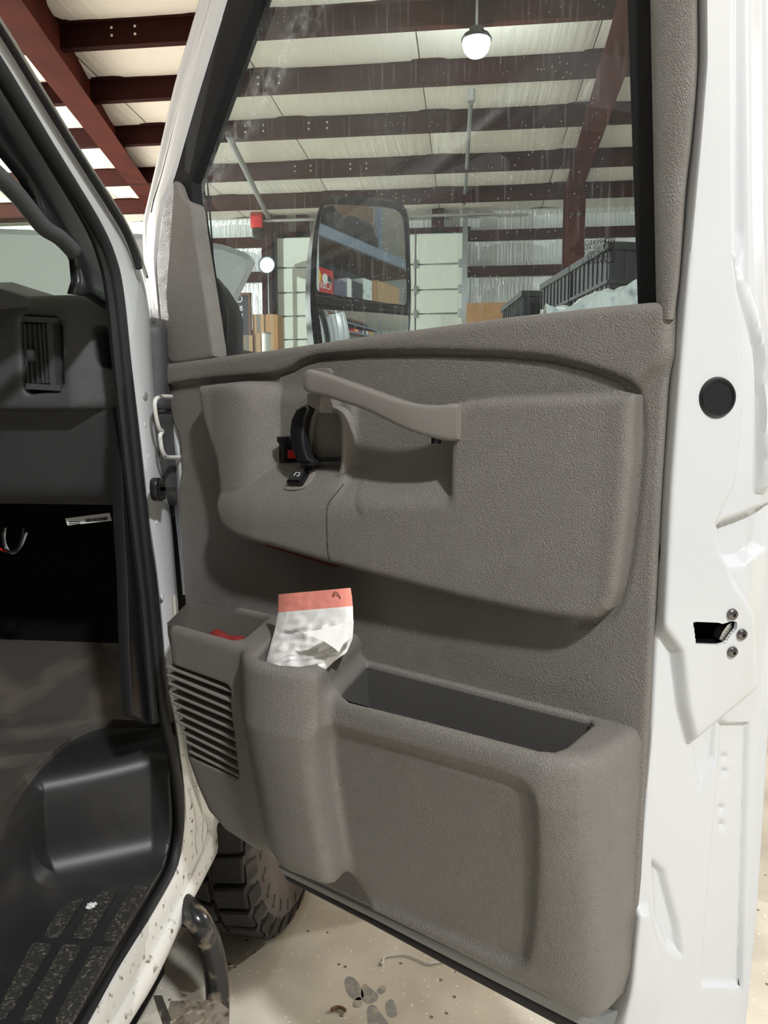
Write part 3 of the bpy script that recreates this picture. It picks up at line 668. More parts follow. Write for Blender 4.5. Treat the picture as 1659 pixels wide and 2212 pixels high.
# --- dashboard, traced on its rear face
DY = 1.22
def dp(x, y, Y=DY): return W(x, y, 1, Y)
lo, hi, h = (-1.75, 1.12, 1.08), (-0.545, 1.62, 1.60), 0.004
X, Y, Z = grid(lo, hi, h)
c = dp(243, 690); zt = dp(160, 632)[2]; zs = dp(100, 886)[2]
sidex = c[0]
slope = np.clip((X - dp(165, 632)[0]) / (sidex - dp(165, 632)[0]), 0, 1.3) ** 1.5
up = smax(smax(DY + 0.0 - Y + 0 * X, Z - zt + 0.028 * slope + 0 * Y, 0.022), zs - Z, 0.006)
cap_w = (X - dp(140, 700)[0]) * 0.55
up = smax(up, (DY - Y) + np.clip(cap_w, 0, 1) + 0 * Z, 0.02)
lowf = smax(smax(DY + 0.035 + 0.45 * np.clip(1.335 - Z, 0, 1) - Y + 0 * X, Z - zs + 0.0, 0.01), dp(280, 1112)[2] - Z, 0.05)
V = np.minimum(up, lowf); V = smax(V, X - (sidex + 0.055) + 0 * Y + 0 * Z, 0.012); V = np.maximum(V, Y - 1.60); V = np.maximum(V, -(X + 1.73))
# vent pocket and demister slot
vp = [dp(x, y) for x, y in ((40, 690), (55, 680), (115, 684), (127, 700), (131, 830), (120, 842), (60, 850), (46, 838))]
vs = smax(poly_sd(X, Z, [(p[0], p[2]) for p in vp]), Y - 1.29, 0.01); V = smax(V, -vs, 0.01)
sl = [dp(x, y, DY + 0.03) for x, y in ((206, 712), (214, 703), (230, 706), (236, 720), (242, 785), (236, 797), (220, 792), (214, 780))]
ss = smax(poly_sd(X, Z, [(p[0], p[2]) for p in sl]), Y - 1.34, 0.008); V = smax(V, -ss, 0.006)
dash = vobj('dashboard', snets(V, lo, h), M['dash'], None, True)
def dplate(px, y0, th, bev=0.003):
    P = [dp(x, y, y0) for x, y in px]; q = inset2([(p[0], p[2]) for p in P], bev)
    return loft([[(p[0], y0 + th, p[2]) for p in P], [(p[0], y0 + bev, p[2]) for p in P], [(q[i][0], y0, q[i][1]) for i in range(len(P))]])
# vent: barrel with upright louvres
vent = vobj('air_vent', dplate([(48, 690), (60, 684), (108, 686), (120, 694), (126, 770), (126, 828), (114, 838), (66, 842), (54, 832), (46, 760)], DY + 0.050, 0.006), M['black'])
for i, x in enumerate((56, 66, 77, 88, 97)):
    a = dp(x - 2, 700, DY + 0.008 + 0.0); b = dp(x + 6, 828, DY + 0.008)
    vobj('louvre', loft([[(a[0] - 0.001, DY + 0.005, a[2]), (a[0] + 0.001, DY + 0.005, a[2]), (a[0] + 0.006, DY + 0.05, a[2]), (a[0] + 0.004, DY + 0.05, a[2])],
                         [(b[0] - 0.001, DY + 0.005, b[2]), (b[0] + 0.001, DY + 0.005, b[2]), (b[0] + 0.006, DY + 0.05, b[2]), (b[0] + 0.004, DY + 0.05, b[2])]]), M['dash'], vent)
for y in (730, 760, 790):
    a = dp(60, y, DY + 0.03); b = dp(112, y + 2, DY + 0.03); vobj('cross_louvre', tube([a, b], 0.0016, 6), M['dash'], vent)
a = dp(104, 692, DY + 0.01); b = dp(112, 832, DY + 0.01)
vobj('vent_side', loft([[(p[0], DY + 0.004, p[2]), (p[0] + 0.011, DY + 0.004, p[2]), (p[0] + 0.013, DY + 0.03, p[2]), (p[0], DY + 0.03, p[2])] for p in (a, b)]), M['dash'], vent)
for (y, x0, x1, dz) in ((688, 46, 122, 0.009), (834, 54, 128, 0.010)):
    a = dp(x0, y, DY); b = dp(x1, y + 4, DY)
    vobj('vent_frame', loft([[(p[0], DY + 0.002, p[2] - dz / 2), (p[0], DY + 0.002, p[2] + dz / 2), (p[0], DY + 0.03, p[2] + dz / 2), (p[0], DY + 0.03, p[2] - dz / 2)] for p in (a, b)]), M['dash'], vent)
a = dp(68, 768, DY - 0.002); vobj('vent_knob', box((a[0] - 0.006, DY - 0.006, a[2] - 0.010), (a[0] + 0.006, DY + 0.02, a[2] + 0.010), 0.002), M['dash'], vent)
a = dp(222, 750, DY + 0.05); demist = vobj('demister_slot', loft([[(x, DY + 0.055, z) for x, z in ((a[0] - 0.010, a[2] - 0.035), (a[0] - 0.003, a[2] - 0.037), (a[0] - 0.008, a[2] + 0.035), (a[0] - 0.013, a[2] + 0.035))], [(x, DY + 0.09, z) for x, z in ((a[0] - 0.010, a[2] - 0.035), (a[0] - 0.003, a[2] - 0.037), (a[0] - 0.008, a[2] + 0.035), (a[0] - 0.013, a[2] + 0.035))]]), M['gloss_black'])
# dash top pad edge at far left and things on it
vobj('dash_hood', loft([[(x, y, z) for y, z in ((DY - 0.02, zt - 0.03), (DY - 0.02, zt + 0.012), (DY + 0.05, zt + 0.03), (DY + 0.25, zt + 0.02), (DY + 0.25, zt - 0.04))] for x in (-1.7, dp(-10, 630)[0], )] + [[(dp(70, 630)[0], y, zt - 0.02 + k * 0.01) for k, y in enumerate((DY + 0.01, DY + 0.01, DY + 0.05, DY + 0.25, DY + 0.25))]]), M['dash'])
b0 = dp(40, 618, 1.36); b1 = dp(132, 630, 1.36)
bk = thing('teal_folder', 'teal folder with bright stickers lying on the dashboard under the windscreen', 'folder', ((b0[0] + b1[0]) / 2, 1.40, zt - 0.002), (0, 0, -0.25))
obj('cover', box((-0.06, -0.05, 0), (0.05, 0.08, 0.014), 0.002, 1), M['teal'], bk)
obj('sticker', box((-0.03, -0.0515, 0.001), (-0.005, -0.05, 0.013)), M['pink'], bk); obj('sticker', box((0.008, -0.0515, 0.001), (0.02, -0.05, 0.013)), M['green'], bk)
# label and wires under the dash
a = dp(148, 1128, 1.40); b = dp(243, 1118, 1.40)
lab = vobj('barcode_label', loft([[(a[0], 1.395, a[2] - 0.006), (b[0], 1.395, b[2] - 0.006), (b[0] - 0.004, 1.395, b[2] + 0.010), (a[0] - 0.004, 1.395, a[2] + 0.008)], [(a[0], 1.397, a[2] - 0.006), (b[0], 1.397, b[2] - 0.006), (b[0] - 0.004, 1.397, b[2] + 0.010), (a[0] - 0.004, 1.397, a[2] + 0.008)]]), M['paper'])
bm = bmesh.new(); x = a[0] + 0.04
while x < b[0] - 0.008:
    w_ = random.choice((0.0006, 0.0012, 0.0018)); zc = a[2] + (b[2] - a[2]) * (x - a[0]) / (b[0] - a[0]); box_bm(bm, (x, 1.3942, zc - 0.003), (x + w_, 1.3950, zc + 0.003)); x += w_ + random.choice((0.0007, 0.0012))
for k in range(2): box_bm(bm, (a[0] + 0.004, 1.3942, a[2] - 0.003 + 0.004 * k), (a[0] + 0.028, 1.395, a[2] - 0.0015 + 0.004 * k))
vobj('barcode', bm_me(bm), M['ink'], lab)
for k, (m, pts) in enumerate((('black', ((5, 1150), (12, 1185), (35, 1190), (48, 1160), (50, 1140))), ('grey', ((12, 1140), (10, 1170), (25, 1195), (45, 1180), (58, 1150))), ('red', ((-10, 1180), (10, 1190), (30, 1192))))):
    vobj('wire', tube(crom([dp(x, y, 1.42 + 0.01 * k) for x, y in pts], 5), 0.0025, 6), M[m])
# --- A pillar
vobj('pillar_trim', vprism([(-330, -400), (-60, 50), (0, 148), (100, 310), (200, 470), (236, 556), (256, 640), (262, 672), (245, 668), (205, 640), (166, 634), (174, 606), (170, 562), (150, 518), (126, 508), (104, 490), (88, 446), (84, 424), (60, 384), (0, 310), (-120, 170), (-330, -150)], -0.600, 0.016, 0.006), M['black'], None, True)
vobj('grab_handle', tube(crom([V3(x, y, -0.60) for x, y in ((-120, 280), (-60, 330), (0, 384), (40, 424), (70, 462), (98, 494), (130, 514), (160, 545))], 4), 0.012, 10), M['dash'], None, True, 'dark grab handle on the windscreen pillar')
vobj('kick_panel', vprism([(262, 880), (286, 1085), (302, 1090), (318, 1240), (330, 1440), (332, 1562), (310, 1556), (288, 1545), (280, 1400), (276, 1250), (268, 1120)], -0.585, 0.02, 0.003), M['black'])
# door seals
sp = ((-330, -380), (-90, 10), (0, 150), (100, 314), (200, 476), (238, 560), (255, 640), (272, 800), (290, 960), (309, 1130), (328, 1300), (341, 1440), (353, 1540), (374, 1640), (385, 1720), (387, 1790), (373, 1872), (331, 1952), (251, 2092), (178, 2215), (90, 2370))
spp = crom([V3(x, y, -0.566) for x, y in sp], 6)
vobj('door_seal', tube(spp, 0.010, 12), M['rubber'], None, True)
sq = ((-330, -366), (-90, 22), (0, 164), (100, 328), (190, 480), (222, 560), (238, 640), (254, 800), (271, 960), (290, 1130), (310, 1300), (322, 1440), (333, 1560))
path = crom([V3(x, y, -0.575) for x, y in sq], 44)
vobj('ribbed_lip', tube(path, [0.0085 + 0.0004 * (i % 2) for i in range(len(path))], 8), M['rubber'])
vobj('outer_seal', tube(crom([V3(x, y, -0.545) for x, y in ((-90, -70), (0, 58), (100, 222), (180, 352), (262, 484), (288, 540), (300, 580))], 5), 0.006, 10), M['rubber'], None, True)
vobj('drip_moulding', tube(crom([V3(x, y, -0.54) for x, y in ((-90, -85), (0, 44), (100, 208), (180, 338), (265, 470), (300, 545), (318, 600))], 5), 0.0026, 8), M['chrome'], None, True)
# white pillar and jamb
ys = [(-70, -45, 40), (0, 66, 142), (100, 232, 306), (180, 362, 440)]
colL = [(-330, -390), (-70, 40), (0, 140), (100, 304), (170, 422), (217, 500), (250, 575), (268, 660), (282, 760), (297, 880), (311, 1000), (325, 1130), (341, 1240), (352, 1345), (360, 1440), (368, 1500)]
colR = [(-330, -470), (-70, -45), (0, 72), (100, 236), (180, 366), (262, 500), (300, 590), (316, 680), (322, 780), (330, 880), (341, 1000), (360, 1110), (370, 1220), (378, 1330), (380, 1430), (384, 1490)]
colM = [((a[0] * 0.45 + b[0] * 0.55), (a[1] * 0.45 + b[1] * 0.55)) for a, b in zip(colL, colR)]
jam = vobj('door_jamb', strip([[V3(x - 4, y, -0.574) for x, y in colL], [V3(x, y, -0.563) for x, y in colL], [V3(x, y, -0.556) for x, y in colM], [V3(x, y, -0.558) for x, y in colR], [V3(x + 6, y, -0.575) for x, y in colR]], 4), M['white'], None, True)
solidify(jam, 0.004, 0)
for x, y in ((314, 918), (322, 986), (339, 1128), (353, 1212), (351, 1290)):
    p = V3(x, y, -0.557); vobj('spot_weld', lathe(p, (1, 0.2, 0), [(0.006, -0.002), (0.0055, 0.001), (0.004, 0.0015), (0.003, 0.0002)], 14), M['white'], jam, True)
p = V3(312, 856, -0.556); vobj('jamb_clip', lathe(p, (1, 0, 0), [(0.009, -0.001), (0.007, 0.003), (0.002, 0.004)], 12), M['grey'], jam)
# rocker and lower pillar
rL = [(366, 1490), (382, 1560), (392, 1640), (397, 1700), (398, 1750), (396, 1795), (384, 1868), (345, 1945), (265, 2080), (188, 2215), (90, 2390)]
rR = [(383, 1480), (398, 1560), (416, 1640), (438, 1700), (462, 1752), (486, 1793), (443, 1885), (404, 1962), (335, 2110), (272, 2215), (190, 2360)]
def mixp(t): return [(a[0] * (1 - t) + b[0] * t, a[1] * (1 - t) + b[1] * t) for a, b in zip(rL, rR)]
roc = vobj('rocker_panel', strip([[V3(x, y, -0.572) for x, y in mixp(-0.12)], [V3(x, y, -0.556) for x, y in mixp(0.04)], [V3(x, y, -0.552) for x, y in mixp(0.5)], [V3(x, y, -0.555) for x, y in mixp(0.56)], [V3(x, y, -0.545) for x, y in mixp(0.66)], [V3(x, y, -0.538) for x, y in mixp(0.97)], [V3(x, y, -0.552) for x, y in mixp(1.02)]], 3), M['dirtywhite'], None, True)
solidify(roc, 0.006, 0)
vobj('weld_lip', tube(crom([V3(x, y, -0.536) for x, y in ((425, 1690), (436, 1740), (440, 1775), (438, 1810), (442, 1835))], 4), 0.0022, 8), M['dirtywhite'], None, True)
# dark plate standing in for the shade of the hinge gap, with its hardware
def G(x, y, Y=1.46): return W(x, y, 1, Y)
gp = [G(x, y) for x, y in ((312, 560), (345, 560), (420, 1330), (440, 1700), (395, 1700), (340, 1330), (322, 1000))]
vobj('hinge_gap_shade', loft([[(p[0], 1.46, p[2]) for p in gp], [(p[0], 1.50, p[2]) for p in gp]]), M['shade'])
def Hh(x, y, X=-0.53): return V3(x, y, X)
vobj('hinge_spring', tube(crom([Hh(x, y) for x, y in ((372, 857), (350, 857), (338, 861), (334, 875), (338, 905), (344, 926), (351, 932), (346, 940), (347, 955), (350, 972), (356, 984), (364, 988), (392, 988))], 4), 0.0038, 8), M['dirtywhite'], None, True)
br = vobj('hinge_bracket', vprism([tuple(p) for p in chaikin([(337, 1042), (342, 1032), (352, 1032), (358, 1044), (360, 1072), (356, 1083), (346, 1083), (339, 1074)], 1)], -0.528, 0.012, 0.003), M['black'])
for x, y in ((346, 1041), (349, 1073)): vobj('hinge_bolt', cyl_me(Hh(x, y, -0.529), (1, 0, 0), 0.006, 0.006, 6), M['steel'], br)
vobj('check_strap', loft([[Hh(x, y + d, X) for d, X in ((-4, -0.528), (4, -0.528), (4, -0.536), (-4, -0.536))] for x, y in ((346, 1056), (380, 1057))]), M['steel'])
for y in (1005, 1095, 1320): 
    p = G(372, y, 1.45); vobj('hinge_knuckle', cyl_me((p[0], p[1], p[2] - 0.02), (0, 0, 1), 0.012, 0.04, 12), M['shade'])
# bonnet standing open, antenna
hp = [W(x, y, 1, 2.0) for x, y in ((-220, 440), (150, 456), (300, 463), (430, 489), (482, 508), (500, 520), (505, 532), (496, 560), (480, 610), (468, 660), (462, 780), (-220, 800))]
hp2 = [W(x, y, 1, 2.0) for x, y in ((-220, 452), (150, 468), (300, 475), (428, 501), (476, 519), (491, 532), (494, 545), (486, 566), (470, 612), (458, 660), (452, 780), (-220, 800))]
vobj('bonnet', loft([[(p[0], 2.0 + (p[2] - 1.4) * 0.45 + 0.03, p[2]) for p in hp], [(p[0], 2.0 + (p[2] - 1.4) * 0.45, p[2]) for p in hp], [(p[0], 2.012 + (p[2] - 1.4) * 0.45, p[2]) for p in hp2]]), M['white'])
vobj('antenna', tube([W(446, 370, 1, 1.75), W(456, 490, 1, 1.75), W(468, 680, 1, 1.75)], 0.0022, 6), M['black'])
ws = me_py([(-2.2, 1.56, 1.45), (-0.645, 1.50, 1.45), (-0.645, 0.52, 2.12), (-2.2, 0.58, 2.12)], [(0, 1, 2, 3)])
vobj('windscreen', ws, M['wglass'])
# --- front wheel
wr = 0.375; wc = (-0.555, 1.86, wr); whw = 0.125
def wpt(a, r, x): return (wc[0] + x, wc[1] - r * math.cos(a), wc[2] + r * math.sin(a))
prof = [(0.20, 0.095), (0.22, 0.108), (0.26, 0.120), (0.305, 0.124), (0.335, 0.116), (0.352, 0.104), (0.356, 0.08), (0.356, -0.08), (0.352, -0.104), (0.335, -0.116), (0.26, -0.12), (0.20, -0.095)]
steer = Matrix.Translation(wc) @ Matrix.Rotation(math.radians(-5), 4, 'Z') @ Matrix.Translation(-Vector(wc))
def wobj(name, me, m, parent=None, smooth=False): me.transform(steer); return vobj(name, me, m, parent, smooth)
tyre = wobj('tyre', lathe(wc, (1, 0, 0), prof, 64), M['sidewall'], None, True)
def block(a0, a1, x0, x1, r0, r1, sk=0.0, ch=0.004):
    c0, c1, xa, xb = a0 + 0.012, a1 - 0.012, x0 + ch, x1 - ch
    return [[wpt(a0, r0, x0), wpt(a0 + sk, r0, x1), wpt(a1 + sk, r0, x1), wpt(a1, r0, x0)], [wpt(a0, r1 - ch, x0), wpt(a0 + sk, r1 - ch, x1), wpt(a1 + sk, r1 - ch, x1), wpt(a1, r1 - ch, x0)],
            [wpt(c0, r1, xa), wpt(c0 + sk, r1, xb), wpt(c1 + sk, r1, xb), wpt(c1, r1, xa)]]
nb = 30
for k in range(nb):
    a = 2 * math.pi * k / nb; da = 2 * math.pi / nb
    wobj('tread_block', loft(block(a, a + da * 0.82, 0.030, 0.108, 0.350, wr, 0.03)), M['tire'], tyre)
    wobj('tread_block', loft(block(a + da * 0.4, a + da * 1.2, -0.038, 0.018, 0.350, wr, -0.04)), M['tire'], tyre)
    wobj('tread_block', loft(block(a + da * 0.1, a + da * 0.9, -0.108, -0.05, 0.350, wr, 0.03)), M['tire'], tyre)
    wobj('shoulder_lug', loft([[wpt(a, 0.325, 0.113), wpt(a + da * 0.7, 0.325, 0.113), wpt(a + da * 0.7, 0.355, 0.100), wpt(a, 0.355, 0.100)], [wpt(a + 0.01, 0.328, 0.123), wpt(a + da * 0.65, 0.328, 0.123), wpt(a + da * 0.65, 0.366, 0.112), wpt(a + 0.01, 0.366, 0.112)]]), M['tire'], tyre)
    wobj('sidewall_lug', loft([[wpt(a + da * 0.2, 0.285, 0.118), wpt(a + da * 0.7, 0.285, 0.118), wpt(a + da * 0.6, 0.312, 0.120), wpt(a + da * 0.3, 0.312, 0.120)], [wpt(a + da * 0.25, 0.288, 0.127), wpt(a + da * 0.65, 0.288, 0.127), wpt(a + da * 0.57, 0.309, 0.127), wpt(a + da * 0.33, 0.309, 0.127)]]), M['sidewall'], tyre)
rim = wobj('wheel_rim', lathe((wc[0] - 0.02, wc[1], wc[2]), (1, 0, 0), [(0.205, 0.03), (0.205, 0.115), (0.197, 0.118), (0.185, 0.08), (0.15, 0.06), (0.12, 0.085), (0.08, 0.10), (0.05, 0.14), (0.02, 0.145)], 40), M['rim'], None, True)
# --- tube step under the sill
S = lambda x, y, X=-0.50: W(x, y, 0, X)
bar = thing('side_step', 'scuffed black tube side step with tread plate hanging below the van sill', 'step', (-0.5, 1.1, 0.1))
binv = Matrix.Translation((0.5, -1.1, -0.1))
def bobj(name, me, m, smooth=False): me.transform(binv); return obj(name, me, m, bar, smooth)
P = crom([S(x, y, X) for x, y, X in ((330, 1890, -0.62), (385, 1945, -0.56), (425, 1985, -0.51), (450, 2030, -0.49), (464, 2085, -0.48), (470, 2150, -0.475), (468, 2230, -0.475), (455, 2330, -0.475))], 6)
bobj('tube', tube(P, 0.023, 16), M['bar'], True)
pz = S(420, 2175, -0.5)[2]
pl = [W(x, y, 2, pz) for x, y in ((368, 2162), (470, 2160), (494, 2180), (490, 2290), (300, 2420))]
bobj('tread_plate', loft([[(p[0], p[1], pz - 0.006) for p in pl], [(p[0], p[1], pz) for p in pl]]), M['plate'])
rng = random.Random(3)
for k in range(40):
    a, b = rng.random(), rng.random(); c = (pl[0] * (1 - a) + pl[1] * a) * (1 - b) + (pl[4] * (1 - a) + pl[3] * a) * b
    ang = math.pi / 4 if k % 2 else -math.pi / 4; d = np.array([math.cos(ang), math.sin(ang)]) * 0.011; e = np.array([-math.sin(ang), math.cos(ang)]) * 0.004
    bobj('tread_diamond', loft([[(c[0] + s[0], c[1] + s[1], pz - 0.001) for s in (d, e, -d, -e)], [(c[0] + s[0] * 0.5, c[1] + s[1] * 0.5, pz + 0.003) for s in (d, e, -d, -e)]]), M['plate'])
bobj('bracket', loft([[S(x, y, X) for x, y in ((330, 2150), (350, 2150), (420, 2330), (390, 2330))] for X in (-0.53, -0.57)]), M['bar'])
# paper scrap on the step
p = W(197, 1962, 2, 0.464); bm = bmesh.new()
bmesh.ops.create_icosphere(bm, subdivisions=3, radius=0.0085)
for v in bm.verts: v.co *= 0.75 + 0.9 * noise.noise(v.co * 260); v.co.z *= 0.55
bm.normal_update(); mn = min(v.co.z for v in bm.verts)
tag(obj('paper_scrap', bm_me(bm), M['paper'], None, False), 'small crumpled white paper scrap on a gritty step pad', 'paper').location = (p[0], p[1], 0.4642 - mn)
# ================================================================== the open door
door = thing('car_door', 'open white passenger door of the van with taupe inner trim, bins and window', 'car door', (A0[0], A0[1], 0), (0, 0, math.atan2(U[1], U[0])))
def px2(pts, w=0.0): return [D(p[0], p[1], p[2] if len(p) > 2 else w) for p in pts]
def pprism(name, px, w, th, bev, m, parent=door, smooth=False, label=None, seg=3):
    P = px2(px, w if not callable(w) else 0.0)
    return obj(name, prism([(p[0], p[2]) for p in P], w, th, bev, seg), m, parent, smooth, label)
from mathutils.bvhtree import BVHTree
_bvh = {}
def hit(o, x, y, lift=0.0):                # survey: where a sight line meets a finished moulded part (door-local)
    if o.name not in _bvh: _bvh[o.name] = BVHTree.FromPolygons([v.co[:] for v in o.data.vertices], [p.vertices[:] for p in o.data.polygons])
    r = ray(x, y); d0 = CAM - A0; og = Vector((d0 @ U, -(d0 @ N), CAM[2])); dr = Vector((r @ U, -(r @ N), r[2])).normalized()
    loc, nr, i, dist = _bvh[o.name].ray_cast(og, dr)
    if nr.dot(dr) > 0: nr = -nr
    return loc + nr * lift, nr
# --- base panel
base_px = [(360, 792), (420, 784), (600, 762), (800, 733), (1100, 694), (1300, 672), (1436, 660), (1449, 668), (1448, 760), (1440, 850), (1425, 1100), (1410, 1400), (1396, 1650), (1381, 1900), (1362, 2090), (1345, 2150), (1310, 2185), (1270, 2190), (1000, 2062), (800, 1960), (606, 1868),
           (520, 1760), (450, 1620), (415, 1450), (405, 1340), (400, 1288), (393, 1180), (386, 1085), (388, 1050), (394, 1010), (390, 950), (374, 910), (366, 870), (360, 820)]
bp = [(p[0], p[2]) for p in px2(base_px)]
belt = [(p[0], p[2]) for p in px2([(350, 780), (600, 750), (1100, 682), (1460, 648), (1460, 762), (1380, 826), (1290, 796), (1200, 773), (1100, 763), (950, 758), (800, 760), (695, 768), (660, 780), (640, 794), (600, 806), (420, 822), (352, 838)])]
arch_line = px2([tuple(p) for p in crom([(352, 842), (420, 828), (603, 811), (640, 800), (662, 786), (700, 774), (800, 765), (950, 763), (1100, 768), (1200, 778), (1290, 801), (1345, 823), (1374, 850), (1387, 900), (1385, 1000), (1375, 1100), (1362, 1200), (1347, 1272), (1327, 1318), (1292, 1340), (1250, 1346)], 5)])
h = 0.0025; lo, hi = (-0.96, -0.022, 0.52), (0.035, 0.032, 1.47)
X, Y, Z = grid(lo, hi, h)
sdb = poly_sd(X[:, 0], Z[0], bp)[:, None, :]; sde = poly_sd(X[:, 0], Z[0], belt)[:, None, :]
V = smax(sdb, np.abs(Y + 0.006) - 0.009, 0.007)
bl = smax(smax(sde, sdb + 0.001, 0.012), Y - 0.014, 0.010); bl = np.maximum(bl, -(Y + 0.012))
V = smin(V, bl, 0.02)
ld = line_d(X[:, 0], Z[0], [(p[0], p[2]) for p in arch_line])[:, None, :]
V = smax(V, -(np.sqrt(ld ** 2 + (Y - 0.006) ** 2) - 0.0058), 0.004)
trim = sdf_obj('trim_panel', V, lo, h, M['trim'], door)
# --- armrest with scoop, cup and ledge
def wa(u): return 0.034 + 0.034 * np.clip((-u - 0.05) / 0.55, 0, 1)
bul = px2([(420, 832, .052), (428, 900, .053), (440, 950, .056), (452, 1000, .060), (458, 1050, .060), (463, 1100, .058), (480, 1138, .056), (520, 1160, .056), (600, 1182, .053), (715, 1217, .048), (850, 1252, .043), (1000, 1292, .037), (1150, 1325, .031), (1250, 1340, .027), (1290, 1335, .022), (1325, 1313, .015),
           (1347, 1270, .008), (1361, 1200, .003), (1374, 1100, .001), (1384, 1000, 0), (1387, 905, 0), (1384, 852, .01), (1374, 850, .03), (1200, 855, .042), (1030, 861, .048), (985, 868, .052), (880, 855, .055), (700, 815, .06), (606, 815, .062), (500, 821, .058)])
bulp = [(p[0], p[2]) for p in bul]
arch = px2([(606, 812), (640, 803), (664, 789), (700, 778), (800, 770), (950, 768), (1100, 773), (1200, 783), (1290, 806), (1343, 827), (1371, 853), (1383, 900), (1380, 1000), (1200, 1000), (700, 1050), (604, 1020)])
h = 0.0022; lo, hi = (-0.86, -0.012, 1.05), (0.02, 0.092, 1.415)
X, Y, Z = grid(lo, hi, h); x2, z2 = X[:, 0], Z[0]
sb = poly_sd(x2, z2, bulp)[:, None, :]
uc, ub = D(508, 950, .066)[0], D(606, 950, .014)[0]; ue = D(748, 960, .02)[0]; uf = D(967, 1000, .048)[0]
lw = 0.012 * np.clip((D(545, 900, .06)[0] - X) / 0.11, 0, 1) ** 2
V = smax(sb, Y - wa(X) + lw + 0 * Z, 0.014)
zf, zb = D(660, 1072, .062)[2], D(650, 1004, .016)[2]
wl = np.maximum(0.069 - 0.056 / (ub - uc) * 0.016 * np.log1p(np.exp(np.clip((X - uc) / 0.016, -30, 30))), 0.013)
c1 = np.maximum(np.maximum(wl - Y, X - D(752, 960, .03)[0] - 0.012), zb + (zf - zb) * np.clip((Y - 0.016) / 0.046, 0, 1.5) - Z)
V = smax(V, -c1, 0.042)
gf, gb = D(850, 1092, .055)[2], D(880, 1004, .004)[2]
t_ = np.clip((Y - 0.004) / 0.05, 0, 1.4)
cup_left = D(752, 960, .03)[0]
c2 = smax(smax(smax(0.002 - Y + 0 * X, X - uf, 0.012), cup_left - 0.004 - X + 0 * Y, 0.006), gb + (gf - gb) * t_ - Z, 0.012)
V = smax(V, -c2, 0.012)
sa = poly_sd(x2, z2, [(p[0], p[2]) for p in arch])[:, None, :]
V = smin(V, smax(sa, Y - 0.006 + 0 * X, 0.006), 0.006)
# step in the cup floor
st = px2([(822, 1040, .03), (835, 1016, .03), (955, 1034, .03), (952, 1062, .04), (830, 1058, .04)])
V = np.maximum(V, -(Y + 0.008))
arm = sdf_obj('armrest', V, lo, h, M['trim'], door)
obj('panel_gap', tube([hit(arm, x, y, -0.0002)[0] for x, y in crom([(742, 1046), (733, 1058), (711, 1086), (707, 1110), (707, 1150), (709, 1190), (713, 1212)], 5)], 0.0013, 6), M['shade'], arm)
# --- lower bins
def sz(z): return 0.62 + 0.38 * np.clip((z - 0.60) / 0.30, 0, 1)
zA, zB = 0.993, 0.956
def Ds(x, y, w0):                          # on the tapering front of the bins
    w_ = w0
    for _ in range(25): w_ += (w0 * float(sz(D(x, y, w_)[2])) - w_) * 0.5
    return D(x, y, w_)
planA = [(-0.874, -0.02), (-0.868, 0.008), (-0.756, 0.143), (-0.745, 0.148), (-0.540, 0.153), (-0.522, 0.160), (-0.502, 0.180), (-0.47, 0.194), (-0.42, 0.192), (-0.378, 0.176), (-0.366, 0.155), (-0.434, 0.002), (-0.44, -0.02)]
planB = [(-0.46, -0.02), (-0.46, 0.142), (-0.08, 0.144), (-0.045, 0.139), (-0.018, 0.120), (-0.002, 0.075), (0.004, 0.02), (0.005, -0.02)]
outl = [Ds(x, y, w_) for x, y, w_ in [(350, 1342, .147), (361, 1440, .147), (374, 1550, .147), (397, 1640, .147), (419, 1700, .147), (446, 1755, .145), (482, 1799, .148), (540, 1844, .158), (580, 1867, .180), (650, 1902, .190), (695, 1924, .188), (800, 1973, .118), (1000, 2069, .116), (1100, 2119, .114), (1180, 2156, .110), (1240, 2180, .095), (1290, 2190, .070), (1333, 2168, .045), (1360, 2105, .022), (1380, 1900, .004), (1397, 1650, .002), (1412, 1500, 0), (1420, 1200, 0), (345, 1200, .147)]]
h = 0.0026; lo, hi = (-0.905, -0.018, 0.52), (0.03, 0.198, 1.004)
X, Y, Z = grid(lo, hi, h)
s = sz(Z)
Yp = Y / s
nz_ = Z.shape[2]
def szh(z): return sz(z) * (1 - 0.22 * np.clip((0.955 - z) / 0.07, 0, 1))
def plan_sd(plan, Yp=Yp):
    # the section keeps its plan and only loses depth towards the bottom
    yy = np.arange(-0.05, 0.45, 0.0026, dtype=np.float32); T = poly_sd(X[:, 0], yy[None, :], plan)
    i = (Yp + 0.05) / 0.0026; i0 = np.clip(i.astype(int), 0, len(yy) - 2); f = (i - i0)[0]; i0 = i0[0]
    return T[:, i0] * (1 - f) + T[:, i0 + 1] * f
def soft(P): return [P[0]] + [tuple(q) for q in chaikin(P[1:-1], 2, 0.25, False)] + [P[-1]]
def tiltB(z): return 1 - 0.15 * np.clip((0.915 - z) / 0.30, 0, 1.1)
sA, sB = plan_sd(soft(planA)), plan_sd(soft(planB), Y / (s * tiltB(Z)))
rA, rB = 0.018, 0.022
V = smin(smax(sA, Z - zA, rA), smax(sB, Z - zB, rB), 0.018)
so = poly_sd(X[:, 0], Z[0], [(p[0], p[2]) for p in outl])[:, None, :]
V = smax(V, so, 0.03)
def fw(u): return np.interp(u, [-0.745, -0.54, -0.522, -0.50, -0.47, -0.42, -0.385, -0.375, -0.05], [0.148, 0.153, 0.160, 0.180, 0.194, 0.192, 0.176, 0.143, 0.143])
rec = [Ds(p[0], p[1], 0.138) for p in chaikin([(708, 1572), (760, 1585), (900, 1624), (1075, 1675), (1146, 1700), (1150, 1800), (1143, 1950), (1132, 2075), (1110, 2100), (1050, 2078), (900, 2012), (745, 1945), (735, 1850), (716, 1700)], 2)]
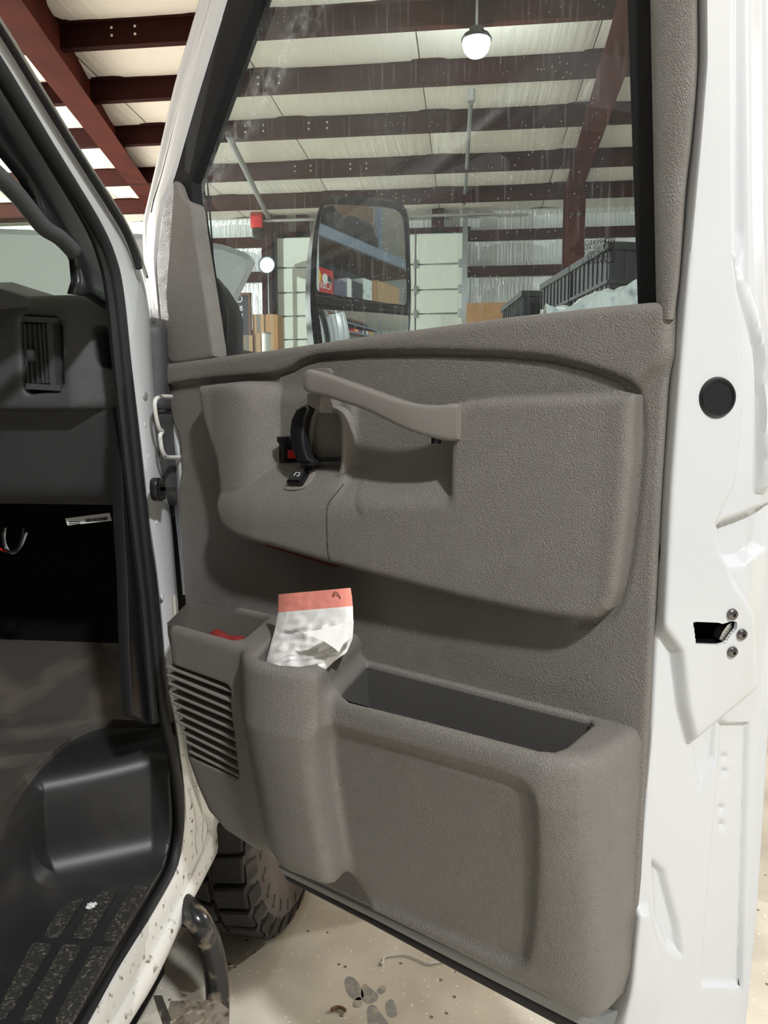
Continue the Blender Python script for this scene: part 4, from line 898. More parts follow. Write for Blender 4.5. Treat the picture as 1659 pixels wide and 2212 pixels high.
sr = poly_sd(X[:, 0], Z[0], [(p[0], p[2]) for p in rec])[:, None, :]
V = smax(V, -smax(sr, 0.143 * s * tiltB(Z) - 0.009 - Y + 0 * X, 0.012), 0.016)
holeA1 = [(-0.846, 0.010), (-0.640, 0.010), (-0.624, 0.016), (-0.558, 0.126), (-0.564, 0.138), (-0.735, 0.135), (-0.745, 0.130)]
hp2_ = [Dz_ for Dz_ in [None]]
def Dz(x, y, z): r = ray(x, y); q = CAM + r * ((z - CAM[2]) / r[2]); return np.array([(q - A) @ U, (q - A) @ N, q[2]])
holeA2 = [(-0.565, 0.012), (-0.452, 0.012), (-0.444, 0.020), (-0.392, 0.148), (-0.400, 0.165), (-0.425, 0.176), (-0.462, 0.177), (-0.478, 0.172), (-0.492, 0.152), (-0.574, 0.022)]
holeB = [(p[0], max(p[1], 0.012)) for p in [Dz(x, y, zB) for x, y in ((792, 1431), (1276, 1552), (1281, 1562), (1222, 1612), (1196, 1621), (1165, 1617), (752, 1505), (735, 1494), (740, 1484))]]
def hole(P, zb): return np.maximum(plan_sd(P, Y / szh(Z)), zb - Z)
for P, zb in ((holeA1, 0.80), (holeA2, 0.86), (holeB, 0.81)): V = smax(V, -hole(P, zb), 0.007)
win = [Ds(x, y, 0.150) for x, y in [(352, 1431), (374, 1438), (492, 1478), (502, 1490), (517, 1672), (514, 1681), (505, 1679), (400, 1632), (380, 1580), (355, 1450)]]
sw = poly_sd(X[:, 0], Z[0], [(p[0], p[2]) for p in win])[:, None, :]
V = smax(V, -np.maximum(sw, (0.150 * s - 0.020) - Y + 0 * X), 0.004)
V = np.maximum(V, -(Y + 0.012))
bins = sdf_obj('lower_bin_panel', V, lo, h, M['trim'], door)
# vent slats of the speaker grille
for (xa, ya, xb, yb) in ((361, 1442, 500, 1495), (363, 1460, 503, 1518), (366, 1478, 504, 1538), (368, 1499, 506, 1557), (373, 1519, 507, 1578), (379, 1540, 508, 1600), (386, 1561, 510, 1621), (394, 1582, 512, 1641), (402, 1603, 513, 1661), (411, 1625, 516, 1678)):
    a, b = Ds(xa - 3, ya - 1, 0.1495), Ds(xb + 3, yb + 1, 0.1495)
    rr = [[L((p[0], p[1] + dw, p[2] + dz)) for dw, dz in ((-0.018, -0.001), (-0.0012, -0.0024), (0, -0.001), (0, 0.001), (-0.001, 0.002), (-0.018, 0.003))] for p in (a, b)]
    obj('slat', loft(rr), M['trim_smooth'], bins)
gq = [(p[0], p[2]) for p in win]
def backw(u, z): return 0.150 * float(sz(z)) - 0.017
obj('grille_backing', prism(gq, backw, 0.002, 0.0002, 1), M['shade'], bins)
# liners sunk in the openings
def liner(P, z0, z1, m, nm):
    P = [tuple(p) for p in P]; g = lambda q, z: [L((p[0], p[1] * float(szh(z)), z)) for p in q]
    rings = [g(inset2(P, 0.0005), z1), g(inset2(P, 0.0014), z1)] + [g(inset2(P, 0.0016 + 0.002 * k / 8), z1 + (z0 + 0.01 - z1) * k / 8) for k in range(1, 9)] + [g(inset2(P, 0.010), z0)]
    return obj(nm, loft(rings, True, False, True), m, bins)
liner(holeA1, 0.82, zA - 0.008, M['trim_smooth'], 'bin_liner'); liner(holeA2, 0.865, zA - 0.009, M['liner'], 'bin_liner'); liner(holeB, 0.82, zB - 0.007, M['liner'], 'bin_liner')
# --- pull handle
secs = [(655, 803, 655, 842, .082), (664, 797, 664, 849, .083), (690, 804, 690, 855, .081), (740, 821, 738, 870, .079), (790, 839, 792, 889, .076), (850, 860, 855, 920, .072), (885, 869, 892, 935, .069), (920, 874, 922, 944, .065), (950, 874, 950, 951, .061), (977, 871, 976, 953, .057), (986, 875, 985, 949, .056)]
hr = []
for s5 in crom(secs, 4):
    xt, yt, xb_, yb_, w_ = s5; T, B = D(xt, yt, w_), D(xb_, yb_, w_); r_ = []
    for dw, f, e in ((-0.028, 0, 0.002), (-0.006, 0, 0), (-0.0025, 0, 0.001), (-0.0006, 0, 0.0034), (0, 0, 0.007), (0, 1, 0.007), (-0.0006, 1, 0.0034), (-0.0025, 1, 0.001), (-0.006, 1, 0), (-0.028, 1, 0.002)):
        p_ = (T if f == 0 else B).copy(); p_[1] += dw; p_[2] += (-e if f == 0 else e); r_.append(L(p_))
    hr.append(r_)
obj('pull_handle', loft(hr), M['trim_smooth'], arm)
pprism('handle_foot', [(662, 846), (694, 856), (692, 892), (660, 874)], 0.056, 0.05, 0.004, M['trim_smooth'], arm)
pprism('handle_anchor', [(668, 797), (708, 795), (716, 803), (712, 818), (680, 812)], 0.012, 0.012, 0.002, M['trim_smooth'], arm)
a = D(942, 955, .05); obj('rubber_peg', cyl_me(L((a[0], a[1], a[2] + 0.01)), (0, 0, -1), 0.0065, 0.012, 14), M['black'], arm)
# --- inside latch: bezel, lever, lock slide, window switch
bez = [tuple(p) for p in chaikin([(668, 868, 0), (735, 876, 0), (750, 905, 0), (751, 1000, 0), (744, 1030, 0), (722, 1044, 0), (650, 1034, 0), (646, 1010, 0), (655, 900, 0)], 2)]
bz = px2([(p[0], p[1], .026) for p in bez]); out2 = [(p[0], p[2]) for p in bz]; inn = inset2(out2, 0.010)
rings = [[L((p[0], 0.005, p[1])) for p in out2], [L((p[0], 0.027, p[1])) for p in out2], [L((p[0], 0.031, p[1])) for p in inset2(out2, 0.003)], [L((p[0], 0.031, p[1])) for p in inset2(out2, 0.007)], [L((p[0], 0.022, p[1])) for p in inn], [L((p[0], 0.010, p[1])) for p in inset2(out2, 0.012)]]
latch = obj('latch_bezel', loft(rings), M['trim_smooth'], arm, False)
lev = px2([(652, 876, .050), (662, 874, .050), (666, 884, .046), (658, 905, .050), (653, 940, .056), (656, 970, .056), (664, 990, .052), (676, 998, .045), (672, 1006, .045), (650, 1007, .050), (638, 995, .056), (628, 965, .058), (624, 930, .058), (628, 905, .056), (638, 884, .052)])
lw_ = np.array(sorted([(p[0], p[1]) for p in lev]))
obj('door_lever', prism([(p[0], p[2]) for p in lev], lambda u, z: float(np.interp(u, lw_[:, 0], lw_[:, 1])), 0.014, 0.004, 3), M['black'], arm, False)
pprism('lever_arm', [(664, 985), (680, 988), (735, 986), (733, 997), (676, 1000)], 0.030, 0.012, 0.002, M['black'], arm)
a = D(674, 984, .026); obj('lever_pivot', cyl_me(L(a), (0, -1, 0), 0.007, 0.010, 16), M['black'], arm)
a = D(677, 1004, .02); obj('lever_pivot', cyl_me(L(a), (0, -1, 0), 0.008, 0.010, 16), M['black'], arm)
slot = pprism('lock_slot', [(602, 950), (625, 946), (660, 946), (660, 998), (604, 1000), (598, 975)], 0.0150, 0.010, 0.001, M['gloss_black'], arm)
pprism('lock_slide', [(597, 943), (622, 942), (628, 950), (622, 957), (602, 960), (597, 953)], 0.036, 0.022, 0.002, M['black'], arm)
pprism('lock_flag', [(621, 972), (640, 972), (640, 990), (621, 990)], 0.0162, 0.002, 0.0003, M['red'], arm, label='red unlocked flag')
# switch lies on the sloping floor of the scoop
def slab(px, h0, h1, sh=1.0):
    H_ = [hit(arm, x, y) for x, y in px]; nm = sum((q[1] for q in H_), Vector()).normalized(); c_ = sum((q[0] for q in H_), Vector()) / len(H_)
    pl = [q[0] - nm * (q[0] - c_).dot(nm) for q in H_]
    return loft([[p + nm * h0 for p in pl], [p + nm * h1 * 0.7 for p in pl], [c_ + (p - c_) * sh + nm * h1 for p in pl]]), nm, c_
m_, nm, c_ = slab([tuple(p) for p in chaikin([(612, 1054), (628, 1026), (670, 1016), (686, 1022), (668, 1048), (652, 1059), (618, 1060)], 1)], -0.006, 0.0025, 0.95)
obj('switch_bezel', m_, M['trim_smooth'], arm)
m_, nm, c_ = slab([(626, 1050), (641, 1026), (670, 1020), (668, 1032), (656, 1051)], 0.0, 0.013, 0.80)
obj('window_switch', m_, M['gloss_black'], arm)
ax_ = Vector((1, 0, 0)); ay_ = nm.cross(ax_).normalized(); c_ = c_ + nm * 0.0134
obj('window_symbol', tube([c_ + ax_ * x + ay_ * y for x, y in ((-0.005, -0.003), (-0.004, 0.003), (0.003, 0.003), (0.005, 0.0), (0.005, -0.003), (0.001, -0.003))], 0.0006, 5), M['inkwhite'], arm)
# red courtesy lens under the armrest
la, lb = D(575, 1180, .046), D(712, 1222, .040)
obj('red_reflector', loft([[L((p[0], p[1] + dw, p[2] + dz)) for dw, dz in ((0, 0), (-0.012, -0.004), (-0.03, -0.004), (-0.03, 0.006), (0, 0.006))] for p in (la, lb)]), M['redlens'], door)
# --- window frame and glass
yy_ = (-90, 0, 150, 300, 400, 500, 600, 690)
xl_ = np.interp(yy_, (-90, 0, 660, 690), (1403, 1404, 1417, 1418)); xr_ = np.interp(yy_, (-90, 0, 150, 300, 400, 600, 682, 690), (1508, 1507, 1507, 1495, 1483, 1468, 1459, 1457))
rt = obj('rear_pillar_trim', strip([[L(D(a_ * (1 - t) + b_ * t, y, w_)) for a_, b_, y in zip(xl_, xr_, yy_)] for t, w_ in ((0.0, -0.018), (0.02, 0.002), (0.12, 0.010), (0.5, 0.015), (0.86, 0.013), (0.97, 0.006), (1.0, -0.012))], 4), M['trim'], door, True)
pprism('glass_channel', [(1350, -90), (1405, -90), (1419, 690), (1377, 690)], -0.006, 0.03, 0.003, M['seal'])
sail = [tuple(p) for p in chaikin([(374, 388), (384, 398), (394, 428), (412, 440), (420, 505), (445, 660), (461, 768), (452, 776), (372, 786), (360, 776), (345, 690), (336, 570), (344, 490), (356, 430)], 1, 0.15)]
pprism('mirror_sail_trim', sail, 0.010, 0.03, 0.006, M['trim'], smooth=False)
pprism('front_glass_run', [(490, -90), (580, -90), (552, -5), (412, 392), (420, 470), (466, 778), (440, 778), (408, 520), (394, 440), (372, 400), (374, 380), (430, 195), (478, 40)], -0.004, 0.03, 0.003, M['seal'])
pprism('window_header', [(520, -70), (1408, -70), (1408, -112), (545, -112)], 0.006, 0.04, 0.008, M['trim'])
pprism('roof_frame', [(455, -95), (1512, -95), (1520, -160), (480, -160)], 0.0, 0.05, 0.01, M['white'])
pprism('belt_seal', [(455, 772), (700, 744), (1100, 694), (1385, 660), (1385, 690), (1100, 716), (455, 790)], -0.012, 0.012, 0.002, M['seal'])
gpx = [(530, -100), (480, 150), (405, 392), (412, 480), (455, 800), (900, 760), (1395, 690), (1360, -100)]
GP = px2(gpx, -0.026)
gme = me_py([L(p) for p in GP], [tuple(range(len(GP)))]); glass = obj('window_glass', gme, M['glass'], door)
# the printed mark in the corner of the pane, read from outside so mirrored here
def stamp(s, x, y, size):
    p = D(x, y, -0.0245); m4 = Matrix.Translation(L(p)) @ Matrix.Rotation(math.pi / 2, 4, 'X') @ Matrix.Rotation(math.radians(-4), 4, 'Z') @ Matrix.Scale(-1, 4, (1, 0, 0))
    return text_me(s, size, m4, 0.00005)
gs = [stamp('TEMPERED GS', 1284, 524, 0.0075), stamp('DOT 505 AS2 M204', 1278, 535, 0.0065), stamp('TRANS 70% MIN', 1284, 546, 0.0065), stamp('NTRC 23', 1291, 556, 0.0065), stamp('43R-000565', 1284, 566, 0.0065), stamp('GM', 1317, 525, 0.0085), stamp('E1', 1317, 553, 0.006)]
def frame_ring(x, y, a, b, n):
    p = D(x, y, -0.0245); return tube([L((p[0] + a * math.cos(t), p[1], p[2] + b * math.sin(t))) for t in (2 * math.pi * (k + 0.5) / n for k in range(n))], 0.0006, 5, True)
gs += [frame_ring(1317, 525, 0.0085, 0.0085, 4), frame_ring(1317, 553, 0.007, 0.0075, 20)]
obj('glass_stamp', join_me(gs), M['ink'], glass)
# --- painted steel: front edge, window frame, outer skin
Yc = (-90, 0, 90, 181, 300, 383, 430, 459, 490, 560, 620, 700, 800, 900, 1040, 1150, 1285)
xo = np.interp(Yc, (-90, 0, 181, 459, 490, 560, 620, 700, 800, 900, 1040, 1150, 1285), (461, 434, 381, 316, 311, 313, 318, 328, 341, 355, 371, 384, 397))
xi = np.interp(Yc, (-90, 0, 195, 383, 430, 490, 560, 680, 790, 900, 1040, 1150, 1285), (520, 492, 432, 378, 358, 347, 340, 350, 366, 376, 396, 397, 404))
xm = [(a * 0.55 + b * 0.45) for a, b in zip(xo, xi)]
fe = obj('door_frame_front', strip([[L(D(x - 1, y, -.050)) for x, y in zip(xo, Yc)], [L(D(x, y, -.030)) for x, y in zip(xo, Yc)], [L(D(a * .7 + b * .3, y, -.026)) for a, b, y in zip(xo, xi, Yc)], [L(D(x, y, -.012)) for x, y in zip(xm, Yc)], [L(D(x - 3, y, -.004)) for x, y in zip(xi, Yc)], [L(D(x + 8, y, -.012)) for x, y in zip(xi, Yc)]], 3), M['white'], door, True)
solidify(fe, 0.003, 0)
cr = [(p[0], p[1]) for p in zip(np.array(xo) * 0.5 + np.array(xi) * 0.5, Yc)][:8]
obj('frame_crease', tube([L(D(x - 8, y, -.0185)) for x, y in cr], 0.0012, 6), M['shade'], door)
obj('outer_skin', prism([(p[0], p[2]) for p in px2([(372, 800), (1440, 690), (1400, 1500), (1365, 2080), (1320, 2150), (1000, 2030), (620, 1850), (480, 1700), (415, 1340)])], -0.03, 0.12, 0.02), M['white'], door)
pprism('sill_flange', [(600, 1872), (800, 1966), (1000, 2060), (1180, 2150), (1300, 2196), (1340, 2180), (1330, 2235), (1250, 2215), (1000, 2087), (800, 1983), (612, 1890)], -0.006, 0.02, 0.003, M['grey'])
pprism('sill_seal', [(608, 1884), (800, 1978), (1000, 2080), (1250, 2207), (1300, 2230), (1290, 2252), (1200, 2217), (1000, 2110), (800, 2000), (618, 1905)], -0.010, 0.02, 0.006, M['rubber'])
# shut face at the latch end
YS = np.array([-90, 0, 150, 300, 450, 600, 690, 780, 900, 1050, 1200, 1300, 1400, 1500, 1600, 1720, 1850, 2000, 2120, 2240, 2330], float)
LA = np.interp(YS, (-90, 0, 150, 300, 600, 760, 1050, 1300, 1600, 1850, 2030, 2150, 2212, 2330), (1507, 1505, 1506, 1494, 1466, 1452, 1430, 1418, 1405, 1381, 1360, 1350, 1330, 1290))
LB = np.interp(YS, (-90, 600, 690, 900, 1100, 1300, 1600, 1800, 2000, 2330), (1572, 1578, 1578, 1572, 1566, 1556, 1500, 1488, 1476, 1440))
LC = np.interp(YS, (-90, 0, 500, 600, 690, 780, 900, 1100, 1300, 1600, 1800, 2000, 2330), (1600, 1602, 1612, 1618, 1626, 1640, 1646, 1640, 1612, 1545, 1535, 1520, 1485))
LE_ = np.interp(YS, (-90, 0, 600, 1000, 1200, 1400, 1600, 1800, 2000, 2212, 2330), (1672, 1672, 1688, 1700, 1690, 1673, 1656, 1645, 1631, 1610, 1598))
LD = LE_ - 24
WA, WB, WC, WD, WE = -0.004, -0.060, -0.085, -0.150, -0.158
NX, NY = 110, 420
ty = np.linspace(-90, 2330, NY)
cA, cB, cC, cD, cE = [np.interp(ty, YS, l) for l in (LA, LB, LC, LD, LE_)]
ker = np.hanning(31); ker /= ker.sum()
def smo(a): return np.convolve(np.pad(a, 15, mode='edge'), ker, 'valid')
cA0 = cA.copy(); cB, cC, cD, cE = map(smo, (cB, cC, cD, cE)); cA = np.convolve(np.pad(cA, 4, mode='edge'), np.ones(9) / 9, 'valid')
s_ = np.linspace(0, 1, NX); kn = (0, 0.04, 0.45, 0.62, 0.90, 1.0)
Gx = np.zeros((NY, NX)); Gw = np.zeros((NY, NX))
for i in range(NY):
    Gx[i] = np.interp(s_, kn, (cA[i] - 22, cA[i], cB[i], cC[i], cD[i], cE[i]))
wp = np.interp(s_, kn, (-0.030, WA, WB, WC, WD, WE))
kk = np.hanning(9); kk /= kk.sum()
Gw[:] = np.convolve(np.pad(wp, 4, mode='edge'), kk, 'valid')
Gy = np.repeat(ty[:, None], NX, 1)
def sst(x): x = np.clip(x, 0, 1); return x * x * (3 - 2 * x)
disp = np.zeros((NY, NX))
def padd(poly, hgt, fall): 
    global disp
    d = poly_sd(Gx, Gy, poly); disp = disp + hgt * sst(-d / fall + 0.5)
padd([(1340, -400), (1562, -400), (1566, 560), (1582, 700), (1588, 860), (1572, 1040), (1530, 1130), (1548, 1180), (1562, 1240), (1612, 1320), (1622, 1478), (1484, 1592), (1466, 1520), (1452, 1400), (1380, 1300)], 0.015, 22)
padd([(1534, 1152), (1560, 1128), (1610, 1110), (1660, 1088), (1648, 1180), (1606, 1214), (1560, 1216), (1540, 1190)], -0.016, 20)
padd([(1578, -200), (1602, -200), (1602, 500), (1590, 600), (1572, 560)], -0.009, 14)
padd([(1604, -200), (1636, -200), (1640, 640), (1660, 760), (1650, 1060), (1630, 1060), (1636, 800), (1608, 640)], 0.006, 12)
padd([(1560, 560), (1585, 600), (1630, 760), (1640, 1050), (1650, 1050), (1640, 760), (1596, 590), (1570, 540)], 0.006, 10)
padd([(1496, 1590), (1560, 1530), (1545, 1640), (1510, 1700)], -0.010, 16)
padd([(1408, 1860), (1430, 1880), (1462, 2000), (1470, 2060), (1440, 2040), (1416, 1980)], -0.008, 16)
padd([(1320, 2330), (1355, 1962), (1392, 1958), (1416, 2050), (1420, 2150), (1392, 2230), (1340, 2330)], 0.012, 16)
padd([(1558, 1560), (1616, 1560), (1600, 2130), (1512, 2130), (1530, 1900)], -0.007, 10)
for x, y in ((1571, 1640), (1571, 1672), (1564, 1751), (1564, 1787)):
    d = np.hypot(Gx - x, Gy - y); disp -= 0.005 * np.exp(-(d / 7.0) ** 2)
def shut(x, y):                            # the face sampled where the survey line meets it
    i = np.clip(np.searchsorted(ty, y), 0, NY - 1); w_ = np.interp(x, Gx[i], Gw[i]); d = np.interp(x, Gx[i], disp[i]); p = D(x, y, w_); return p + np.array([d * 0.8, d * 0.6, 0])
holep = [(1477, 1336), (1484, 1335), (1532, 1337), (1540, 1340), (1556, 1334), (1570, 1334), (1569, 1350), (1558, 1362), (1546, 1380), (1530, 1384), (1482, 1382)]
hd_ = poly_sd(Gx, Gy, holep)
kill = (hd_[:-1, :-1] + hd_[1:, :-1] + hd_[:-1, 1:] + hd_[1:, 1:]) < 0
tk = np.zeros((NY, NX), bool); kp = np.zeros((NY, NX), bool)
for a_, b_ in ((0, 0), (1, 0), (0, 1), (1, 1)):
    tk[a_:NY - 1 + a_, b_:NX - 1 + b_] |= kill; kp[a_:NY - 1 + a_, b_:NX - 1 + b_] |= ~kill
HP = np.array(holep, float)
for i, j in np.argwhere(tk & kp):          # the rim of the opening follows its outline
    q_ = np.array([Gx[i, j], Gy[i, j]]); best = None
    for k in range(len(HP)):
        a_, e_ = HP[k], HP[(k + 1) % len(HP)] - HP[k]; t = np.clip((q_ - a_) @ e_ / (e_ @ e_), 0, 1); c_ = a_ + e_ * t
        if best is None or np.linalg.norm(c_ - q_) < np.linalg.norm(best - q_): best = c_
    Gx[i, j], Gy[i, j] = best
vv = []
for i in range(NY):
    for j in range(NX):
        p = D(Gx[i, j], Gy[i, j], Gw[i, j]); d = disp[i, j]; vv.append(L((p[0] + 0.8 * d, p[1] + 0.6 * d, p[2])))
ff = [(i * NX + j, (i + 1) * NX + j, (i + 1) * NX + j + 1, i * NX + j + 1) for i in range(NY - 1) for j in range(NX - 1) if not kill[i, j]]
face = obj('shut_face', me_py(vv, ff), M['white'], door, True); solidify(face, 0.004, 0)
obj('hem_seam', tube([L(shut(np.interp(y, YS, LD) + 3, y)) for y in range(1100, 2230, 40)], 0.0009, 6), M['shade'], door)
fn = Vector((0.62, -0.78, 0)).normalized()       # outward normal of the shut face
def nrm_at(x, y):
    a_ = (L(shut(x + 14, y)) - L(shut(x - 14, y))).cross(L(shut(x, y + 14)) - L(shut(x, y - 14))).normalized()
    return a_ if a_.dot(fn) > 0 else -a_
p = L(shut(1527, 860)); obj('rubber_plug', lathe(p, nrm_at(1527, 860), [(0.0225, -0.003), (0.0225, 0.002), (0.020, 0.006), (0.0175, 0.0062), (0.0165, 0.0045), (0.001, 0.004)], 40), M['black'], door)
p = L(D(1415, 1192, -.010)); obj('edge_bumper', lathe(p, fn, [(0.013, -0.004), (0.012, 0.004), (0.010, 0.007), (0.001, 0.008)], 24), M['black'], door)
# latch mouth: walls going into the face, claw, screws
hp3 = [shut(x, y) for x, y in holep]
inn_ = [L(p) - fn * 0.045 for p in hp3]
lm = obj('latch_mouth', loft([[L(shut(1524 + (x - 1524) * 1.05, 1359 + (y - 1359) * 1.08)) - fn * 0.0032 for x, y in holep], [L(p) - fn * 0.0030 for p in hp3], [L(p) - fn * 0.01 for p in hp3], inn_], True, False, True), M['gloss_black'], door)
c = shut(1548, 1362); cl = [shut(x, y) for x, y in ((1538, 1376), (1545, 1360), (1556, 1345), (1564, 1340), (1566, 1350), (1556, 1364), (1546, 1380))]
obj('latch_claw', loft([[L(p) - fn * 0.020 for p in cl], [L(p) - fn * 0.004 for p in cl]]), M['chrome'], lm)
for x, y in ((1559, 1319), (1579, 1361), (1559, 1398)):
    p = L(shut(x, y)); sc = obj('torx_screw', lathe(p, nrm_at(x, y), [(0.0085, -0.002), (0.0085, 0.0012), (0.0066, 0.002), (0.006, 0.005), (0.004, 0.0065), (0.0022, 0.0066), (0.002, 0.004)], 20), M['steel'], door, False)
# --- door mirror outside the glass
def to_loc(q): d = np.array(q) - A0; return Vector((d @ U, -(d @ N), q[2]))
MC = CAM + ray(782, 590) * 1.40
MN = np.array([0.555, -0.832, 0.0]); MN /= np.linalg.norm(MN)
def mp(x, y, off=0.0): r = ray(x, y); return CAM + r * (((MC + MN * off - CAM) @ MN) / (r @ MN))
M1 = np.cross(ZV, MN); M1 /= np.linalg.norm(M1); M2 = np.cross(MN, M1)
def mplate(px, off, th, bev, sub=0):
    P = [mp(x, y, off) - MC for x, y in px]; q = np.array([(p @ M1, p @ M2) for p in P]); qi = inset2(q, bev)
    g = lambda a, o: to_loc(MC + M1 * a[0] + M2 * a[1] + MN * o)
    return [[g(a, off - th) for a in inset2(q, th * 0.25)], [g(a, off - bev) for a in q], [g(a, off) for a in qi]]
hous = [tuple(p) for p in chaikin([(724, 420), (850, 428), (878, 442), (888, 475), (892, 655), (886, 760), (882, 830), (694, 830), (680, 740), (672, 655), (676, 530), (690, 450), (706, 424)], 1, 0.18)]
mir = obj('mirror_housing', loft(mplate(hous, 0.0, 0.09, 0.006)), M['gloss_black'], door, False)
up = [tuple(p) for p in chaikin([(704, 440), (846, 448), (868, 462), (874, 500), (880, 650), (872, 661), (690, 632), (683, 622), (686, 520), (694, 458)], 1, 0.18)]
obj('mirror_glass', loft(mplate(up, 0.0015, 0.003, 0.0004)), M['mirror'], mir)
obj('mirror_divider', loft(mplate([(680, 636), (724, 640), (728, 644), (840, 655), (846, 660), (886, 664), (886, 676), (846, 672), (730, 661), (682, 655)], 0.010, 0.012, 0.003)), M['black'], mir)
# lower blind-spot glass is convex
gA = [mp(x, y, 0.002) for x, y in ((687, 668), (882, 682), (876, 790), (700, 790))]
mv = []; n = 16
for i in range(n + 1):
    for j in range(n + 1):
        a, b = i / n, j / n; p = (gA[0] * (1 - a) + gA[1] * a) * (1 - b) + (gA[3] * (1 - a) + gA[2] * a) * b
        mv.append(to_loc(p + MN * (0.010 * (1 - (2 * a - 1) ** 2 * 0.6 - (2 * b - 1) ** 2 * 0.4))))
obj('blind_spot_glass', me_py(mv, [(i * (n + 1) + j, i * (n + 1) + j + 1, (i + 1) * (n + 1) + j + 1, (i + 1) * (n + 1) + j) for i in range(n) for j in range(n)]), M['mirror'], mir, True)
# mirror mount on the door
mm = px2([(440, 588), (460, 600), (482, 626), (503, 660), (512, 690), (515, 800), (462, 800)], -0.05)
obj('mirror_mount', prism([(p[0], p[2]) for p in mm], -0.05, 0.014, 0.006), M['black'], door)
b0 = to_loc(mp(784, 800)); b1 = L(D(505, 745, -.08))
obj('mirror_arm', tube([b1 + Vector((0, 0, -0.02)), b0 + Vector((0, 0.05, -0.02))], 0.014, 10), M['black'], door)
# ================================================================== the bag and what else is in the bins
def bagface(rows, w0, w1, seed, amp, nj=40):
    ys = np.array([r[0] for r in rows], float); v = []; ni = 60
    for i in range(ni + 1):
        y = ys[0] + (ys[-1] - ys[0]) * i / ni; xl = np.interp(y, ys, [r[1] for r in rows]); xr = np.interp(y, ys, [r[2] for r in rows]); dl = np.interp(y, ys, [r[3] for r in rows]) if len(rows[0]) > 3 else 0
        for j in range(nj + 1):
            a = j / nj; w = w0 + (w1 - w0) * i / ni
            k = 1 - (2 * a - 1) ** 4
            q = noise.noise(Vector((a * 3.5 + seed, i / ni * 5, seed))) * 0.6 + abs(noise.noise(Vector((a * 4, i / ni * 11 + seed, 3)))) * 0.7 - abs(noise.noise(Vector((a * 4 + i / ni * 6, i / ni * 4 - a * 3, seed + 4)))) * 0.7
            f = min(1.0, max(0.15, (i / ni - 0.16) * 4))
            v.append(D(xl + (xr - xl) * a, y + dl * a, w + amp * q * k * f + 0.010 * k))
    return v, ni, nj
def bag_quads(ni, nj, off=0): return [(off + i * (nj + 1) + j, off + i * (nj + 1) + j + 1, off + (i + 1) * (nj + 1) + j + 1, off + (i + 1) * (nj + 1) + j) for i in range(ni) for j in range(nj)]
rows = [(1284, 601, 757, -14), (1300, 601, 760, -12), (1326, 600, 762, -14), (1360, 594, 763, -6), (1380, 588, 761, 0), (1410, 580, 748, 0), (1430, 575, 720, 0), (1450, 572, 700, 0), (1480, 572, 690, 0)]
v1, ni, nj = bagface(rows, 0.085, 0.150, 1.3, 0.011)
v2, _, _ = bagface([(r[0], r[1] + 1, r[2] - 1, r[3]) for r in rows], 0.075, 0.115, 7.7, 0.006)
nb_ = (ni + 1) * (nj + 1); split = int(ni * 0.215)
def sub(i0, i1, nm, m, par):
    vs = []; fs = []
    for v in (v1, v2):
        o = len(vs); vs += [L(p) for p in v[i0 * (nj + 1):(i1 + 1) * (nj + 1)]]
        fs += bag_quads(i1 - i0, nj, o)
    n2 = len(vs) // 2
    for i in range(i1 - i0):
        for j in (0, nj):
            k = i * (nj + 1) + j; fs.append((k, k + nj + 1, n2 + k + nj + 1, n2 + k))
    o = obj(nm, me_py(vs, fs), m, par, False); solidify(o, 0.0006, 0); return o
bag = thing('plastic_bag', 'crumpled white plastic bag with coral drawstring hem stuffed in the middle door bin', 'bag', (A0[0], A0[1], 0), door.rotation_euler)
sub(split, ni, 'bag_body', M['bagwhite'], bag); sub(0, split, 'drawstring_hem', M['bagred'], bag)['label'] = 'coral red drawstring hem'
fp = [D(x, y, w) for x, y, w in ((655, 1366, .152), (690, 1360, .150), (764, 1340, .120), (762, 1375, .135), (751, 1384, .145), (742, 1392, .150), (733, 1408, .155), (724, 1400, .155), (700, 1384, .156))]
fl_o = obj('folded_flap', loft([[L(p) for p in fp], [L(p + np.array([0, 0.0012, 0])) for p in fp]]), M['bagwhite'], bag)
hs = [L(D(x, y, .1)) for x, y in crom([(722, 1290), (719, 1284), (724, 1279), (731, 1284), (735, 1294), (731, 1298), (724, 1292)], 4)]
obj('drawstring_loop', tube(hs, 0.0007, 5), M['redlens'], bag)
p = Dz(562, 1432, 0.955); q = door_world((p[0] + 0.004, p[1] - 0.024, 0.867))
t = thing('blue_bottle', 'bright blue capped bottle standing in the middle door bin beside the white bag', 'bottle', q)
obj('bottle_body', lathe((0, 0, 0.004), (0, 0, 1), [(0.020, 0), (0.022, 0.004), (0.022, 0.06), (0.019, 0.066)], 28), M['blue'], t); obj('cap', lathe((0, 0, 0.070), (0, 0, 1), [(0.0205, 0), (0.0205, 0.02), (0.018, 0.026), (0.001, 0.027)], 28), M['blue'], t)
p = door_world((-0.685, 0.060, 0.850))  # invented bundle, put in to give the bin its red glow
t = thing('red_glow_cloth', 'red cloth bundle added for a red glow deep in the small front door bin', 'cloth', p)
bm = bmesh.new(); bmesh.ops.create_icosphere(bm, subdivisions=4, radius=0.05)
for v in bm.verts: n_ = noise.noise(v.co * 40); v.co = Vector((v.co.x * 1.6, v.co.y * 0.75, v.co.z * 1.15)) * (1 + 0.2 * n_); v.co.z += 0.058
bmesh.ops.rotate(bm, verts=bm.verts, cent=(0, 0, 0), matrix=Matrix.Rotation(math.atan2(U[1], U[0]), 3, 'Z'))
obj('cloth', bm_me(bm), M['glowcloth'], t, True)
